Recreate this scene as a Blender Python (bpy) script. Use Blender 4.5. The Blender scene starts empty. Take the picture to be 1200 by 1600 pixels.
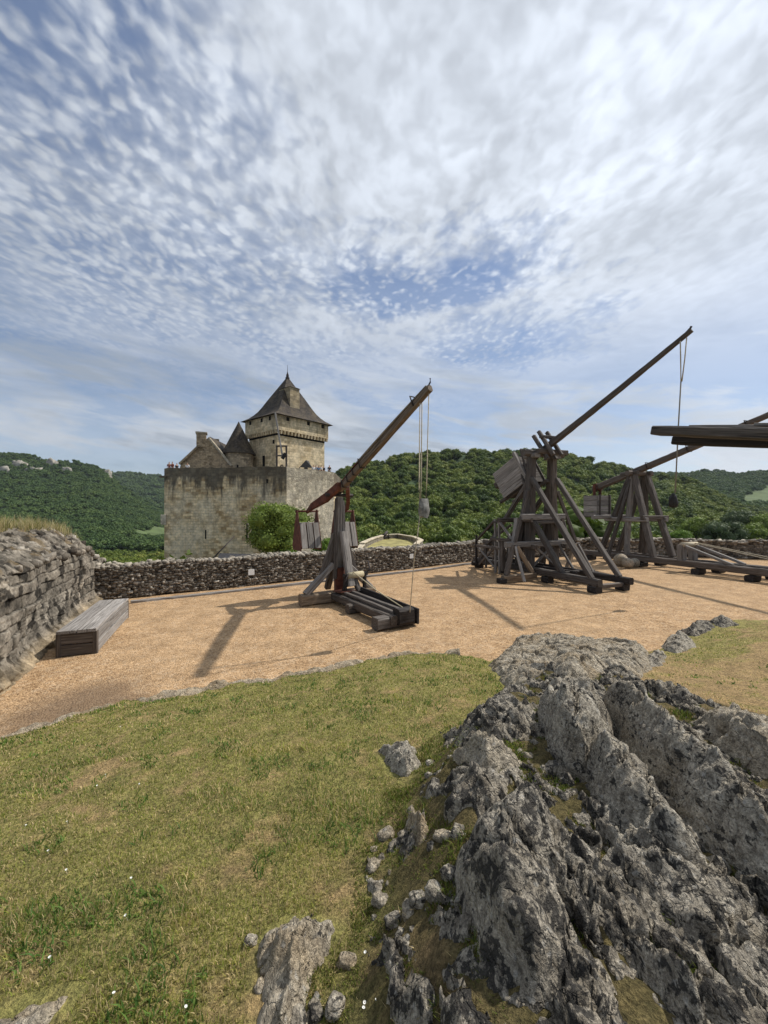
import bpy, bmesh, math, random
import numpy as np
from mathutils import Vector, Matrix
R = math.radians
random.seed(7); RNG = np.random.default_rng(11)
scene = bpy.context.scene
COL = scene.collection

# ---------------------------------------------------------------- camera, sky, sun, exposure
EYE = 2.5; F = 625.0
cam_d = bpy.data.cameras.new('camera'); cam = bpy.data.objects.new('camera', cam_d); COL.objects.link(cam)
cam.location = (0, 0, EYE); cam.rotation_euler = (R(90), 0, 0)
cam_d.sensor_fit = 'VERTICAL'; cam_d.sensor_height = 36.0; cam_d.lens = 36.0 * F / 1600.0
cam_d.clip_start = 0.05; cam_d.clip_end = 20000
scene.camera = cam
SUN = Vector((3.65, 1.75, 4.88)).normalized()
sun_el = math.asin(SUN.z); sun_az = math.atan2(SUN.x, SUN.y)
sd = bpy.data.lights.new('sun', 'SUN'); sd.energy = 4.7; sd.angle = R(0.9); sd.color = (1.0, 0.95, 0.87)
so = bpy.data.objects.new('sun', sd); COL.objects.link(so); so.rotation_euler = SUN.to_track_quat('Z', 'Y').to_euler()
so.location = (20, 10, 30)
scene.view_settings.view_transform = 'Standard'; scene.view_settings.look = 'None'
scene.view_settings.exposure = 0.0; scene.view_settings.gamma = 1.0
SKYS = 0.1

class NT:
    """tiny node-tree writer"""
    def __init__(s, tree): s.t = tree; s.n = tree.nodes; s.l = tree.links
    def new(s, typ, **kw):
        n = s.n.new(typ)
        for k, v in kw.items(): setattr(n, k, v)
        return n
    def set(s, sock, v):
        if isinstance(v, bpy.types.NodeSocket): s.l.new(v, sock)
        elif v is not None:
            if isinstance(v, (tuple, list)) and len(v) == 3 and sock.type == 'RGBA': v = (*v, 1)
            sock.default_value = v
    def math(s, op, a, b=None, c=None, clamp=False):
        n = s.new('ShaderNodeMath', operation=op, use_clamp=clamp)
        s.set(n.inputs[0], a); s.set(n.inputs[1], b)
        if c is not None: s.set(n.inputs[2], c)
        return n.outputs[0]
    def vmath(s, op, a, b=None, scale=None):
        n = s.new('ShaderNodeVectorMath', operation=op)
        s.set(n.inputs[0], a)
        if b is not None: s.set(n.inputs[1], b)
        if scale is not None: s.set(n.inputs['Scale'], scale)
        return n.outputs['Value'] if op in ('DOT_PRODUCT', 'LENGTH', 'DISTANCE') else n.outputs[0]
    def mix(s, f, a, b, blend='MIX'):
        n = s.new('ShaderNodeMix', data_type='RGBA', blend_type=blend)
        s.set(n.inputs[0], f); s.set(n.inputs[6], a); s.set(n.inputs[7], b)
        return n.outputs[2]
    def noise(s, vec, scale, detail=4, rough=0.55, dist=0.0, out='Fac', dims='3D'):
        n = s.new('ShaderNodeTexNoise', noise_dimensions=dims)
        s.set(n.inputs['Vector'], vec); s.set(n.inputs['Scale'], scale); s.set(n.inputs['Detail'], detail)
        s.set(n.inputs['Roughness'], rough); s.set(n.inputs['Distortion'], dist)
        return n.outputs[0] if out == 'Fac' else n.outputs[1]
    def voro(s, vec, scale, feature='F1', out='Distance', rnd=1.0):
        n = s.new('ShaderNodeTexVoronoi', feature=feature)
        s.set(n.inputs['Vector'], vec); s.set(n.inputs['Scale'], scale); s.set(n.inputs['Randomness'], rnd)
        return n.outputs[out]
    def step(s, v, a, b, lo=0.0, hi=1.0):
        n = s.new('ShaderNodeMapRange', interpolation_type='SMOOTHSTEP')
        s.set(n.inputs[0], v); s.set(n.inputs[1], a); s.set(n.inputs[2], b); s.set(n.inputs[3], lo); s.set(n.inputs[4], hi)
        return n.outputs[0]
    def scale(s, vec, sc, loc=(0, 0, 0)):
        n = s.new('ShaderNodeMapping'); s.set(n.inputs['Vector'], vec); n.inputs['Scale'].default_value = sc; n.inputs['Location'].default_value = loc
        return n.outputs[0]
    def xyz(s, v):
        n = s.new('ShaderNodeSeparateXYZ'); s.set(n.inputs[0], v); return n.outputs
    def comb(s, x, y, z):
        n = s.new('ShaderNodeCombineXYZ'); s.set(n.inputs[0], x); s.set(n.inputs[1], y); s.set(n.inputs[2], z); return n.outputs[0]
    def bump(s, h, strength=0.5, dist=0.02, normal=None):
        n = s.new('ShaderNodeBump'); s.set(n.inputs['Height'], h); n.inputs['Strength'].default_value = strength
        n.inputs['Distance'].default_value = dist
        if normal is not None: s.l.new(normal, n.inputs['Normal'])
        return n.outputs[0]

def build_world():
    w = bpy.data.worlds.new('World'); scene.world = w; w.use_nodes = True
    t = NT(w.node_tree); t.n.clear()
    out = t.new('ShaderNodeOutputWorld'); bg = t.new('ShaderNodeBackground'); t.l.new(bg.outputs[0], out.inputs[0])
    sky = t.new('ShaderNodeTexSky', sky_type='NISHITA'); sky.sun_disc = False
    sky.sun_elevation = sun_el; sky.sun_rotation = sun_az; sky.altitude = 150; sky.air_density = 1.0; sky.dust_density = 0.6; sky.ozone_density = 1.6
    co = t.new('ShaderNodeTexCoord').outputs['Generated']
    x, y, z = t.xyz(co)
    zc = t.math('MAXIMUM', z, 0.035)
    zc = t.math('ADD', zc, 0.03)
    px = t.math('DIVIDE', x, zc); py = t.math('DIVIDE', y, zc)
    P = t.comb(px, py, 0.0)
    # warp for streaming rows
    warp = t.noise(P, 1.6, 3, .5, out='Color')
    Pw = t.vmath('ADD', P, t.vmath('SCALE', t.vmath('SUBTRACT', warp, (.5, .5, .5)), scale=0.20))
    warp2 = t.noise(P, 14.0, 2, .5, out='Color')
    Pv = t.vmath('ADD', Pw, t.vmath('SCALE', t.vmath('SUBTRACT', warp2, (.5, .5, .5)), scale=0.040))
    # mackerel puffs: rounded cells set in loose rows
    ang = t.new('ShaderNodeMapping'); t.l.new(Pv, ang.inputs['Vector']); ang.inputs['Rotation'].default_value = (0, 0, R(-24)); ang.inputs['Scale'].default_value = (1.2, 0.82, 1)
    vo = t.new('ShaderNodeTexVoronoi', feature='SMOOTH_F1'); t.l.new(ang.outputs[0], vo.inputs['Vector']); vo.inputs['Scale'].default_value = 27.0; vo.inputs['Smoothness'].default_value = .55
    puff = t.step(vo.outputs['Distance'], .05, .75, 1.0, 0.0)
    c1 = t.noise(Pw, 5.0, 3, .5, .0)
    ca = t.noise(ang.outputs[0], 15.5, 2.3, .45, .0)
    c2 = t.noise(Pv, 52.0, 3, .6, .0)
    cells = t.math('ADD', t.math('ADD', t.math('MULTIPLY', puff, 0.16), t.math('MULTIPLY', c1, .22)), t.math('ADD', t.math('MULTIPLY', ca, .52), t.math('MULTIPLY', c2, 0.13)))
    big = t.noise(P, 1.0, 4, .55, .4)
    warp3 = t.noise(P, 2.3, 5, .6, out='Color'); Ph = t.vmath('ADD', P, t.vmath('SCALE', t.vmath('SUBTRACT', warp3, (.5, .5, .5)), scale=0.95))
    def blob(cx, cy, rx, ry, rot=0):
        m = t.new('ShaderNodeMapping', vector_type='TEXTURE'); t.l.new(Ph, m.inputs['Vector'])
        m.inputs['Location'].default_value = (cx, cy, 0); m.inputs['Rotation'].default_value = (0, 0, rot); m.inputs['Scale'].default_value = (rx, ry, 1)
        return t.step(t.vmath('LENGTH', m.outputs[0]), 0.1, 1.25, 1.0, 0.0)
    hole = t.math('MAXIMUM', blob(.30, 1.62, .62, .36, R(-10)), t.math('MULTIPLY', blob(.85, 2.2, .7, .5, R(10)), .75))
    hole2 = blob(-.80, .76, .50, .40); hole3 = blob(-.62, 1.45, .70, .42, R(20))
    gap = t.math('ADD', t.math('MULTIPLY', hole, .40), t.math('ADD', t.math('MULTIPLY', hole2, .17), t.math('MULTIPLY', hole3, .04)))
    lit = t.step(t.vmath('DOT_PRODUCT', t.vmath('NORMALIZE', co), (.55, .45, .70)), .55, 1.0)
    cov = t.math('ADD', t.math('MULTIPLY', big, .35), t.math('MULTIPLY', cells, 1.25))
    cov = t.math('ADD', t.math('SUBTRACT', cov, gap), t.math('MULTIPLY', lit, .20))
    veil = t.step(t.math('ADD', t.math('SUBTRACT', t.math('MULTIPLY', big, 1.0), t.math('MULTIPLY', gap, 1.7)), t.math('MULTIPLY', lit, .55)), .12, .85, .0, .74)
    m1 = t.step(cov, .44, .96)
    m1 = t.math('MAXIMUM', m1, t.math('ADD', t.math('MULTIPLY', m1, .5), veil), clamp=True)
    # low streaky layers near the horizon
    Q = t.comb(t.math('MULTIPLY', x, 1.5), t.math('MULTIPLY', y, 1.5), t.math('ADD', t.math('MULTIPLY', z, 6.5), t.math('MULTIPLY', x, .9)))
    lo = t.noise(Q, 1.3, 6, .58, .5); lo2 = t.noise(Q, 4.2, 6, .62, .6)
    lowmask = t.step(z, .24, .60, 1.0, 0.0)
    m2 = t.math('MULTIPLY', t.step(t.math('ADD', t.math('MULTIPLY', lo, .6), t.math('MULTIPLY', lo2, .4)), .38, .58), lowmask)
    m2 = t.math('MULTIPLY', m2, t.math('SUBTRACT', 1.0, t.math('MULTIPLY', hole, .55)))
    cover = t.math('MAXIMUM', t.math('MULTIPLY', m1, t.step(z, .16, .50, .25, 1.0)), m2)
    cover = t.math('MAXIMUM', cover, t.math('MULTIPLY', t.step(z, .0, .42, .50, .06), t.math('SUBTRACT', 1.0, t.math('MULTIPLY', hole, .6))))
    cover = t.math('MULTIPLY', cover, .96)
    # cloud brightness: whiter towards the sun, greyer where thick and low
    sdot = t.math('MAXIMUM', t.vmath('DOT_PRODUCT', t.vmath('NORMALIZE', co), tuple(SUN)), 0.0)
    glow = t.math('POWER', sdot, 2.2)
    thick = t.math('MULTIPLY', t.step(x, -.1, .75, 1.0, .45), t.step(t.math('ADD', t.math('MULTIPLY', t.noise(Q, 1.7, 5, .55, .4), .65), t.math('MULTIPLY', lo2, .35)), .42, .60))
    base = t.mix(t.step(z, .05, .50), (.76, .81, .88), (.76, .82, .91))
    base = t.mix(t.math('MULTIPLY', t.math('MULTIPLY', thick, lowmask), .80), base, (.36, .43, .53))
    shade = t.math('MULTIPLY', t.step(ca, .26, .72, .82, 1.07), t.step(t.noise(P, 2.6, 4, .55, .3), .34, .66, .84, 1.08))
    shade = t.mix(lowmask, t.comb(shade, shade, shade), (1, 1, 1))
    br = t.math('MULTIPLY', t.xyz(shade)[0], t.math('ADD', .77, t.math('MULTIPLY', glow, .44)))
    cl = t.vmath('SCALE', base, scale=t.math('DIVIDE', br, SKYS))
    skyc = t.mix(1.0, t.mix(.22, sky.outputs[0], (3.0, 3.4, 4.2)), (1.0, 1.06, 1.16), 'MULTIPLY')
    fin = t.mix(cover, skyc, cl)
    t.l.new(fin, bg.inputs['Color']); bg.inputs['Strength'].default_value = SKYS
build_world()

# ---------------------------------------------------------------- maths helpers
def W(px, py, Y): return Vector(((px - 600) / F * Y, Y, EYE - (py - 800) / F * Y))
_perm = np.random.default_rng(3).permutation(256).astype(np.int64); _perm = np.concatenate([_perm, _perm, _perm])
_g = np.random.default_rng(4).normal(size=(256, 3)); _g /= np.linalg.norm(_g, axis=1)[:, None]
def pnoise(p):
    p = np.asarray(p, float); i = np.floor(p).astype(np.int64); f = p - i; i &= 255
    u = f * f * f * (f * (f * 6 - 15) + 10); r = 0
    for dx in (0, 1):
        for dy in (0, 1):
            for dz in (0, 1):
                h = _perm[_perm[_perm[i[..., 0] + dx] + i[..., 1] + dy] + i[..., 2] + dz] & 255
                d = np.sum(_g[h] * (f - np.array([dx, dy, dz])), -1)
                wx = u[..., 0] if dx else 1 - u[..., 0]; wy = u[..., 1] if dy else 1 - u[..., 1]; wz = u[..., 2] if dz else 1 - u[..., 2]
                r = r + d * wx * wy * wz
    return r * 1.5
def fbm(p, o=4, gain=.5, lac=2.03):
    p = np.asarray(p, float); a = 1.0; s = 0
    for k in range(o): s = s + a * pnoise(p + 17.3 * k); p = p * lac; a *= gain
    return s
def ridged(p, o=4):
    p = np.asarray(p, float); a = 1.0; s = 0
    for k in range(o): s = s + a * (1 - 2 * np.abs(pnoise(p + 9.1 * k))); p = p * 2.1; a *= .5
    return s * .6
def sstep(x, a, b): t = np.clip((x - a) / (b - a), 0, 1); return t * t * (3 - 2 * t)
def p3(x, y, z=0.0): return np.stack([np.asarray(x, float), np.asarray(y, float), np.zeros_like(np.asarray(x, float)) + z], -1)
def seg_dist(x, y, poly, closed=False):
    d = np.full(np.shape(x), 1e9); n = len(poly)
    for k in range(n if closed else n - 1):
        ax, ay = poly[k]; bx, by = poly[(k + 1) % n]
        vx, vy = bx - ax, by - ay; t = np.clip(((x - ax) * vx + (y - ay) * vy) / (vx * vx + vy * vy + 1e-12), 0, 1)
        d = np.minimum(d, np.hypot(x - ax - t * vx, y - ay - t * vy))
    return d
def inside(x, y, poly):
    r = np.zeros(np.shape(x), bool); n = len(poly)
    for k in range(n):
        ax, ay = poly[k]; bx, by = poly[(k + 1) % n]
        c = ((ay > y) != (by > y)) & (x < (bx - ax) * (y - ay) / (by - ay + 1e-12) + ax); r ^= c
    return r

# ---------------------------------------------------------------- object helpers
def mesh_np(name, v, f, smooth=False, cols=None):
    v = np.asarray(v, np.float32); f = np.asarray(f, np.int32); me = bpy.data.meshes.new(name)
    k = f.shape[1]; me.vertices.add(len(v)); me.vertices.foreach_set('co', v.ravel())
    me.loops.add(f.size); me.loops.foreach_set('vertex_index', f.ravel())
    me.polygons.add(len(f)); me.polygons.foreach_set('loop_start', np.arange(0, f.size, k, dtype=np.int32))
    if smooth: me.polygons.foreach_set('use_smooth', np.ones(len(f), bool))
    if cols is not None:
        a = me.color_attributes.new('tint', 'FLOAT_COLOR', 'POINT')
        c = np.ones((len(v), 4), np.float32); c[:, :3] = cols; a.data.foreach_set('color', c.ravel())
    me.update(calc_edges=True); return me
WM = {}
def link(name, me, mat=None, parent=None, M=None):
    o = bpy.data.objects.new(name, me); COL.objects.link(o); M = M or Matrix.Identity(4)
    if mat is not None and me is not None: me.materials.append(mat)
    if parent is not None:
        o.parent = parent; o.matrix_basis = WM[parent.name].inverted() @ M
    else: o.matrix_basis = M
    WM[o.name] = M; return o
def tag(o, label=None, cat=None, group=None, kind=None):
    if label: o['label'] = label
    if cat: o['category'] = cat
    if group: o['group'] = group
    if kind: o['kind'] = kind
    return o
def thing(name, loc, label, cat, group=None):
    o = link(name, None, None, None, Matrix.Translation(Vector(loc))); o.empty_display_size = .3
    return tag(o, label, cat, group)
def struct(o, label=None, cat=None): return tag(o, label, cat, None, 'structure')
def grid_faces(nu, nv):
    a = np.arange(nu * nv).reshape(nv, nu)
    return np.stack([a[:-1, :-1], a[:-1, 1:], a[1:, 1:], a[1:, :-1]], -1).reshape(-1, 4)

def beam_mesh(L, w, h, seed, taper=1.0, rough=.04, seg=None, round_=.16):
    r = random.Random(seed); n = seg or max(3, int(L / .22)); v = []; f = []
    c = min(w, h) * round_
    pr = [(-w/2, -h/2 + c), (-w/2 + c, -h/2), (w/2 - c, -h/2), (w/2, -h/2 + c), (w/2, h/2 - c), (w/2 - c, h/2), (-w/2 + c, h/2), (-w/2, h/2 - c)]
    bend = r.uniform(-1, 1) * .006 * L; bend2 = r.uniform(-1, 1) * .006 * L
    for i in range(n + 1):
        t = i / n; s = 1 + (taper - 1) * t; b = math.sin(t * math.pi)
        for (y, z) in pr:
            j = rough * min(w, h)
            v.append((L * t + (r.uniform(-1, 1) * j * .6 if i in (0, n) else 0), y * s + r.uniform(-j, j) * .6 + bend * b, z * s + r.uniform(-j, j) * .6 + bend2 * b))
    for i in range(n):
        for k in range(8):
            a = i * 8 + k; b_ = i * 8 + (k + 1) % 8; f.append((a, a + 8, b_ + 8, b_))
    me = bpy.data.meshes.new('beam')
    f.append(tuple(range(8))); f.append(tuple(range(n * 8 + 7, n * 8 - 1, -1)))
    me.from_pydata(v, [], f); me.update(); return me
_bs = [100]
def frame(a, b, up=(0, 0, 1)):
    a, b = Vector(a), Vector(b); x = (b - a).normalized(); u = Vector(up)
    if abs(x.dot(u)) > .97: u = Vector((.38, -.92, 0.05))
    y = u.cross(x).normalized(); z = x.cross(y)
    M = Matrix((x, y, z)).transposed().to_4x4(); M.translation = a; return M, (b - a).length
def beam(name, parent, a, b, w, h, mat, up=(0, 0, 1), **kw):
    _bs[0] += 1; M, L = frame(a, b, up); return link(name, beam_mesh(L, w, h, _bs[0], **kw), mat, parent, M)
def tube_mesh(pts, r, n=8, r2=None, closed=True):
    pts = [Vector(p) for p in pts]; v = []; f = []; m = len(pts)
    for i, p in enumerate(pts):
        d = (pts[min(i + 1, m - 1)] - pts[max(i - 1, 0)]).normalized()
        u = d.cross(Vector((0, 0, 1))); u = u.normalized() if u.length > .05 else d.cross(Vector((1, 0, 0))).normalized()
        q = d.cross(u); rr = r if r2 is None else r + (r2 - r) * i / (m - 1)
        for k in range(n): a = 2 * math.pi * k / n; v.append(p + u * math.cos(a) * rr + q * math.sin(a) * rr)
    for i in range(m - 1):
        for k in range(n): a = i * n + k; b = i * n + (k + 1) % n; f.append((a, b, b + n, a + n))
    f.append(tuple(range(n - 1, -1, -1))); f.append(tuple(range((m - 1) * n, m * n)))
    me = bpy.data.meshes.new('tube'); me.from_pydata([tuple(p) for p in v], [], f); me.update()
    me.polygons.foreach_set('use_smooth', [True] * len(f)); return me
def tube(name, parent, pts, r, mat, n=8, r2=None):
    o = Vector(pts[0]); return link(name, tube_mesh([Vector(p) - o for p in pts], r, n, r2), mat, parent, Matrix.Translation(o))
def prism_mesh(poly, z0, z1):
    n = len(poly); v = [(x, y, z0) for x, y in poly] + [(x, y, z1) for x, y in poly]
    f = [(k, (k + 1) % n, n + (k + 1) % n, n + k) for k in range(n)] + [tuple(range(n - 1, -1, -1)), tuple(range(n, 2 * n))]
    me = bpy.data.meshes.new('prism'); me.from_pydata(v, [], f); me.update()
    bm = bmesh.new(); bm.from_mesh(me); bmesh.ops.recalc_face_normals(bm, faces=bm.faces); bm.to_mesh(me); bm.free(); return me
def poly_mesh(v, f):
    me = bpy.data.meshes.new('poly'); me.from_pydata([tuple(p) for p in v], [], f); me.update()
    bm = bmesh.new(); bm.from_mesh(me); bmesh.ops.recalc_face_normals(bm, faces=bm.faces); bm.to_mesh(me); bm.free(); return me

# ---------------------------------------------------------------- materials
def mat_base(name, rough=.85, spec=.3):
    m = bpy.data.materials.new(name); m.use_nodes = True; t = NT(m.node_tree)
    b = t.n['Principled BSDF']; b.inputs['Roughness'].default_value = rough; b.inputs['Specular IOR Level'].default_value = spec
    return m, t, b
def m_wood(name, dark, mid, light, rough=.82, grain=1.0):
    m, t, b = mat_base(name, rough, .25); co = t.new('ShaderNodeTexCoord').outputs['Object']
    rnd = t.new('ShaderNodeObjectInfo').outputs['Random']
    off = t.comb(t.math('MULTIPLY', rnd, 37.0), t.math('MULTIPLY', rnd, 11.0), 0.0); v = t.vmath('ADD', co, off)
    g = t.noise(t.scale(v, (1.1, 26 * grain, 26 * grain)), 1.6, 6, .62, .6)
    big = t.noise(t.scale(v, (.8, 3, 3)), 1.4, 4, .6)
    crack = t.noise(t.scale(v, (.9, 40 * grain, 40 * grain), (5, 3, 1)), 1.0, 3, .5, .4)
    ck = t.step(crack, .60, .68)
    c = t.mix(t.step(g, .32, .68), dark, light); c = t.mix(t.step(big, .35, .65, .15, .75), c, mid)
    c = t.mix(t.math('MULTIPLY', ck, .8), c, tuple(x * .25 for x in dark))
    c = t.mix(1.0, c, t.comb(*(t.math('ADD', .75, t.math('MULTIPLY', rnd, .5)),) * 3), 'MULTIPLY')
    t.l.new(c, b.inputs['Base Color'])
    h = t.math('SUBTRACT', g, t.math('MULTIPLY', ck, 1.2)); t.l.new(t.bump(h, .55, .012), b.inputs['Normal']); return m
M_WOOD = m_wood('weathered_oak', (.022, .018, .015), (.080, .067, .058), (.175, .155, .138))
M_WOODB = m_wood('brown_oak', (.032, .025, .020), (.098, .080, .066), (.185, .157, .134))
M_WOODG = m_wood('silver_oak', (.09, .080, .072), (.225, .205, .185), (.37, .345, .32))
M_WOODW = m_wood('tan_oak', (.10, .07, .042), (.25, .185, .125), (.36, .28, .20))
M_WOODK = m_wood('dark_oak', (.010, .008, .007), (.030, .025, .022), (.07, .06, .055))  # near-black oak; on the overhead lower beam it paints in shade
M_POLE = m_wood('beam_tan', (.065, .046, .032), (.175, .128, .09), (.29, .23, .175))
def m_iron(name, c1, c2):
    m, t, b = mat_base(name, .75, .35); co = t.new('ShaderNodeTexCoord').outputs['Object']
    n = t.noise(co, 9, 5, .6); t.l.new(t.mix(t.step(n, .3, .7), c1, c2), b.inputs['Base Color']); t.l.new(t.bump(t.noise(co, 60, 3), .25, .004), b.inputs['Normal']); return m
M_RUST = m_iron('rusty_iron', (.060, .019, .012), (.135, .047, .027)); M_DARKIRON = m_iron('dark_iron', (.018, .014, .013), (.05, .036, .03))
def m_flat(name, c, rough=.8, var=.25, sc=12, bump=.2):
    m, t, b = mat_base(name, rough, .25); co = t.new('ShaderNodeTexCoord').outputs['Object']; n = t.noise(co, sc, 4, .6)
    t.l.new(t.mix(t.step(n, .3, .7), tuple(x * (1 - var) for x in c), tuple(min(1, x * (1 + var)) for x in c)), b.inputs['Base Color'])
    t.l.new(t.bump(t.noise(co, sc * 5, 3), bump, .006), b.inputs['Normal']); return m
M_ROPE = m_flat('hemp_rope', (.42, .36, .26), .9, .25, 30); M_ROPEG = m_flat('grey_rope', (.22, .20, .17), .9, .25, 30); M_ROPEY = m_flat('yellow_rope', (.44, .38, .25), .9, .15, 30)
M_LEATHER = m_flat('grey_leather', (.17, .165, .15), .7, .5, 9); M_BLACKL = m_flat('black_leather', (.02, .018, .017), .6, .4, 9)
M_DARK = m_flat('dark_opening', (.012, .011, .010), .9, .3, 4); M_PLACARD = m_flat('placard_white', (.74, .74, .72), .5, .05, 6, .02)
M_SLATE_GREY = m_flat('grey_roof', (.045, .045, .05), .8, .3, 3)

def m_masonry(name, ca, cb, cc, bw, bh, mortar, msize=.06, stain=.5, streak=True, ztop=None, bump=.6, rubble=False):
    m, t, b = mat_base(name, .92, .2)
    geo = t.new('ShaderNodeNewGeometry'); P = geo.outputs['Position']; N = geo.outputs['True Normal']
    T = t.vmath('NORMALIZE', t.vmath('CROSS_PRODUCT', (0, 0, 1), N)); u = t.vmath('DOT_PRODUCT', P, T); x, y, z = t.xyz(P)
    wob = t.noise(P, 1.7, 3, .5); wz = t.math('ADD', z, t.math('MULTIPLY', t.math('SUBTRACT', wob, .5), bh * .5))
    uv = t.comb(u, wz, 0.0)
    if rubble:
        uvw = t.comb(t.math('DIVIDE', u, bw), t.math('DIVIDE', wz, bh), 0.0)
        cellc = t.voro(uvw, 1.0, 'F1', 'Color'); edge = t.voro(uvw, 1.0, 'DISTANCE_TO_EDGE'); mort = t.step(edge, .02, .11, 1.0, 0.0); rv = t.xyz(cellc)[0]; rv2 = t.xyz(cellc)[1]
    else:
        br = t.new('ShaderNodeTexBrick'); t.l.new(uv, br.inputs['Vector']); br.inputs['Scale'].default_value = 1.0
        br.inputs['Brick Width'].default_value = bw; br.inputs['Row Height'].default_value = bh; br.inputs['Mortar Size'].default_value = msize * bh; br.inputs['Mortar Smooth'].default_value = .6
        br.inputs['Color1'].default_value = (0, 0, 0, 1); br.inputs['Color2'].default_value = (1, 1, 1, 1); br.inputs['Mortar'].default_value = (.5, .5, .5, 1); br.offset = .5
        mort = br.outputs['Fac']; rv = t.xyz(br.outputs['Color'])[0]; rv2 = t.noise(uv, 2.4 / bw, 1, .5)
    big = t.noise(P, .33, 5, .62); med = t.noise(P, 1.6, 5, .65)
    c = t.mix(rv, ca, cb); c = t.mix(t.step(big, .42, .62), c, t.mix(rv2, cc, cb)); c = t.mix(1.0, c, t.mix(t.step(med, .28, .72), (.62, .62, .64), (1.25, 1.22, 1.18)), 'MULTIPLY')
    c = t.mix(t.math('MULTIPLY', mort, t.step(t.noise(P, .9, 4, .6), .38, .62, .15, .75)), c, mortar)
    dk = t.noise(t.scale(P, (.9, .9, .16)), 1.5, 5, .62, .3)
    if ztop is not None:
        # rain streaks and black lichen hanging from the wall head
        band = t.step(t.math('SUBTRACT', ztop, z), .25, 6.0, .30, 0.0); band2 = t.step(t.math('SUBTRACT', ztop, z), .1, 1.5, .30, 0.0)
        s = t.step(t.math('ADD', dk, t.math('ADD', band, band2)), .60, .84)
    else: s = t.step(dk, .56, .74)
    c = t.mix(t.math('MULTIPLY', s, stain), c, (.045, .042, .038))
    t.l.new(c, b.inputs['Base Color'])
    h = t.math('ADD', t.math('MULTIPLY', t.math('SUBTRACT', 1.0, mort), .6), t.math('MULTIPLY', t.noise(P, 9, 4, .65), .6)); t.l.new(t.bump(h, bump, .06), b.inputs['Normal'])
    return m
M_CURTAIN = m_masonry('curtain_stone', (.36, .245, .12), (.80, .635, .385), (.66, .59, .45), .66, .33, (.22, .17, .105), .08, .82, ztop=7.9)
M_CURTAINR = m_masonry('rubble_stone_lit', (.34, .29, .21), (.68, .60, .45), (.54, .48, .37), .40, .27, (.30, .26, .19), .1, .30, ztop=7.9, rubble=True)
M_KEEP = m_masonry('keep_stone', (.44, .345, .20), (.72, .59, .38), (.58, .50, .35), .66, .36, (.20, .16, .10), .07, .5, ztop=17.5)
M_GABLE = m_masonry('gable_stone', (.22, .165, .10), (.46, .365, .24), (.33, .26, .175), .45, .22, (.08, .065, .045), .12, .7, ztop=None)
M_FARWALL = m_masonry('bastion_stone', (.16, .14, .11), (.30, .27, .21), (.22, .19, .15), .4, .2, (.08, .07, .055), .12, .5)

def m_slate():
    m, t, b = mat_base('stone_slates', .85, .25); geo = t.new('ShaderNodeNewGeometry'); P = geo.outputs['Position']; N = geo.outputs['True Normal']
    T = t.vmath('NORMALIZE', t.vmath('CROSS_PRODUCT', (0, 0, 1), N)); u = t.vmath('DOT_PRODUCT', P, T); z = t.xyz(P)[2]
    br = t.new('ShaderNodeTexBrick'); t.l.new(t.comb(u, z, 0.0), br.inputs['Vector']); br.inputs['Scale'].default_value = 1; br.inputs['Brick Width'].default_value = .42; br.inputs['Row Height'].default_value = .24
    br.inputs['Mortar Size'].default_value = .02; br.inputs['Color1'].default_value = (.030, .025, .022, 1); br.inputs['Color2'].default_value = (.072, .060, .050, 1); br.inputs['Mortar'].default_value = (.018, .016, .015, 1)
    n = t.noise(P, .8, 5, .6); c = t.mix(t.step(n, .35, .7), br.outputs['Color'], (.085, .068, .046)); n2 = t.noise(P, 3, 4, .6)
    c = t.mix(1.0, c, t.mix(t.step(n2, .3, .7), (.6, .6, .62), (1.3, 1.26, 1.2)), 'MULTIPLY')
    t.l.new(c, b.inputs['Base Color']); t.l.new(t.bump(t.math('ADD', t.math('SUBTRACT', 1, br.outputs['Fac']), n2), .6, .05), b.inputs['Normal']); return m
M_SLATE = m_slate()

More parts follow.
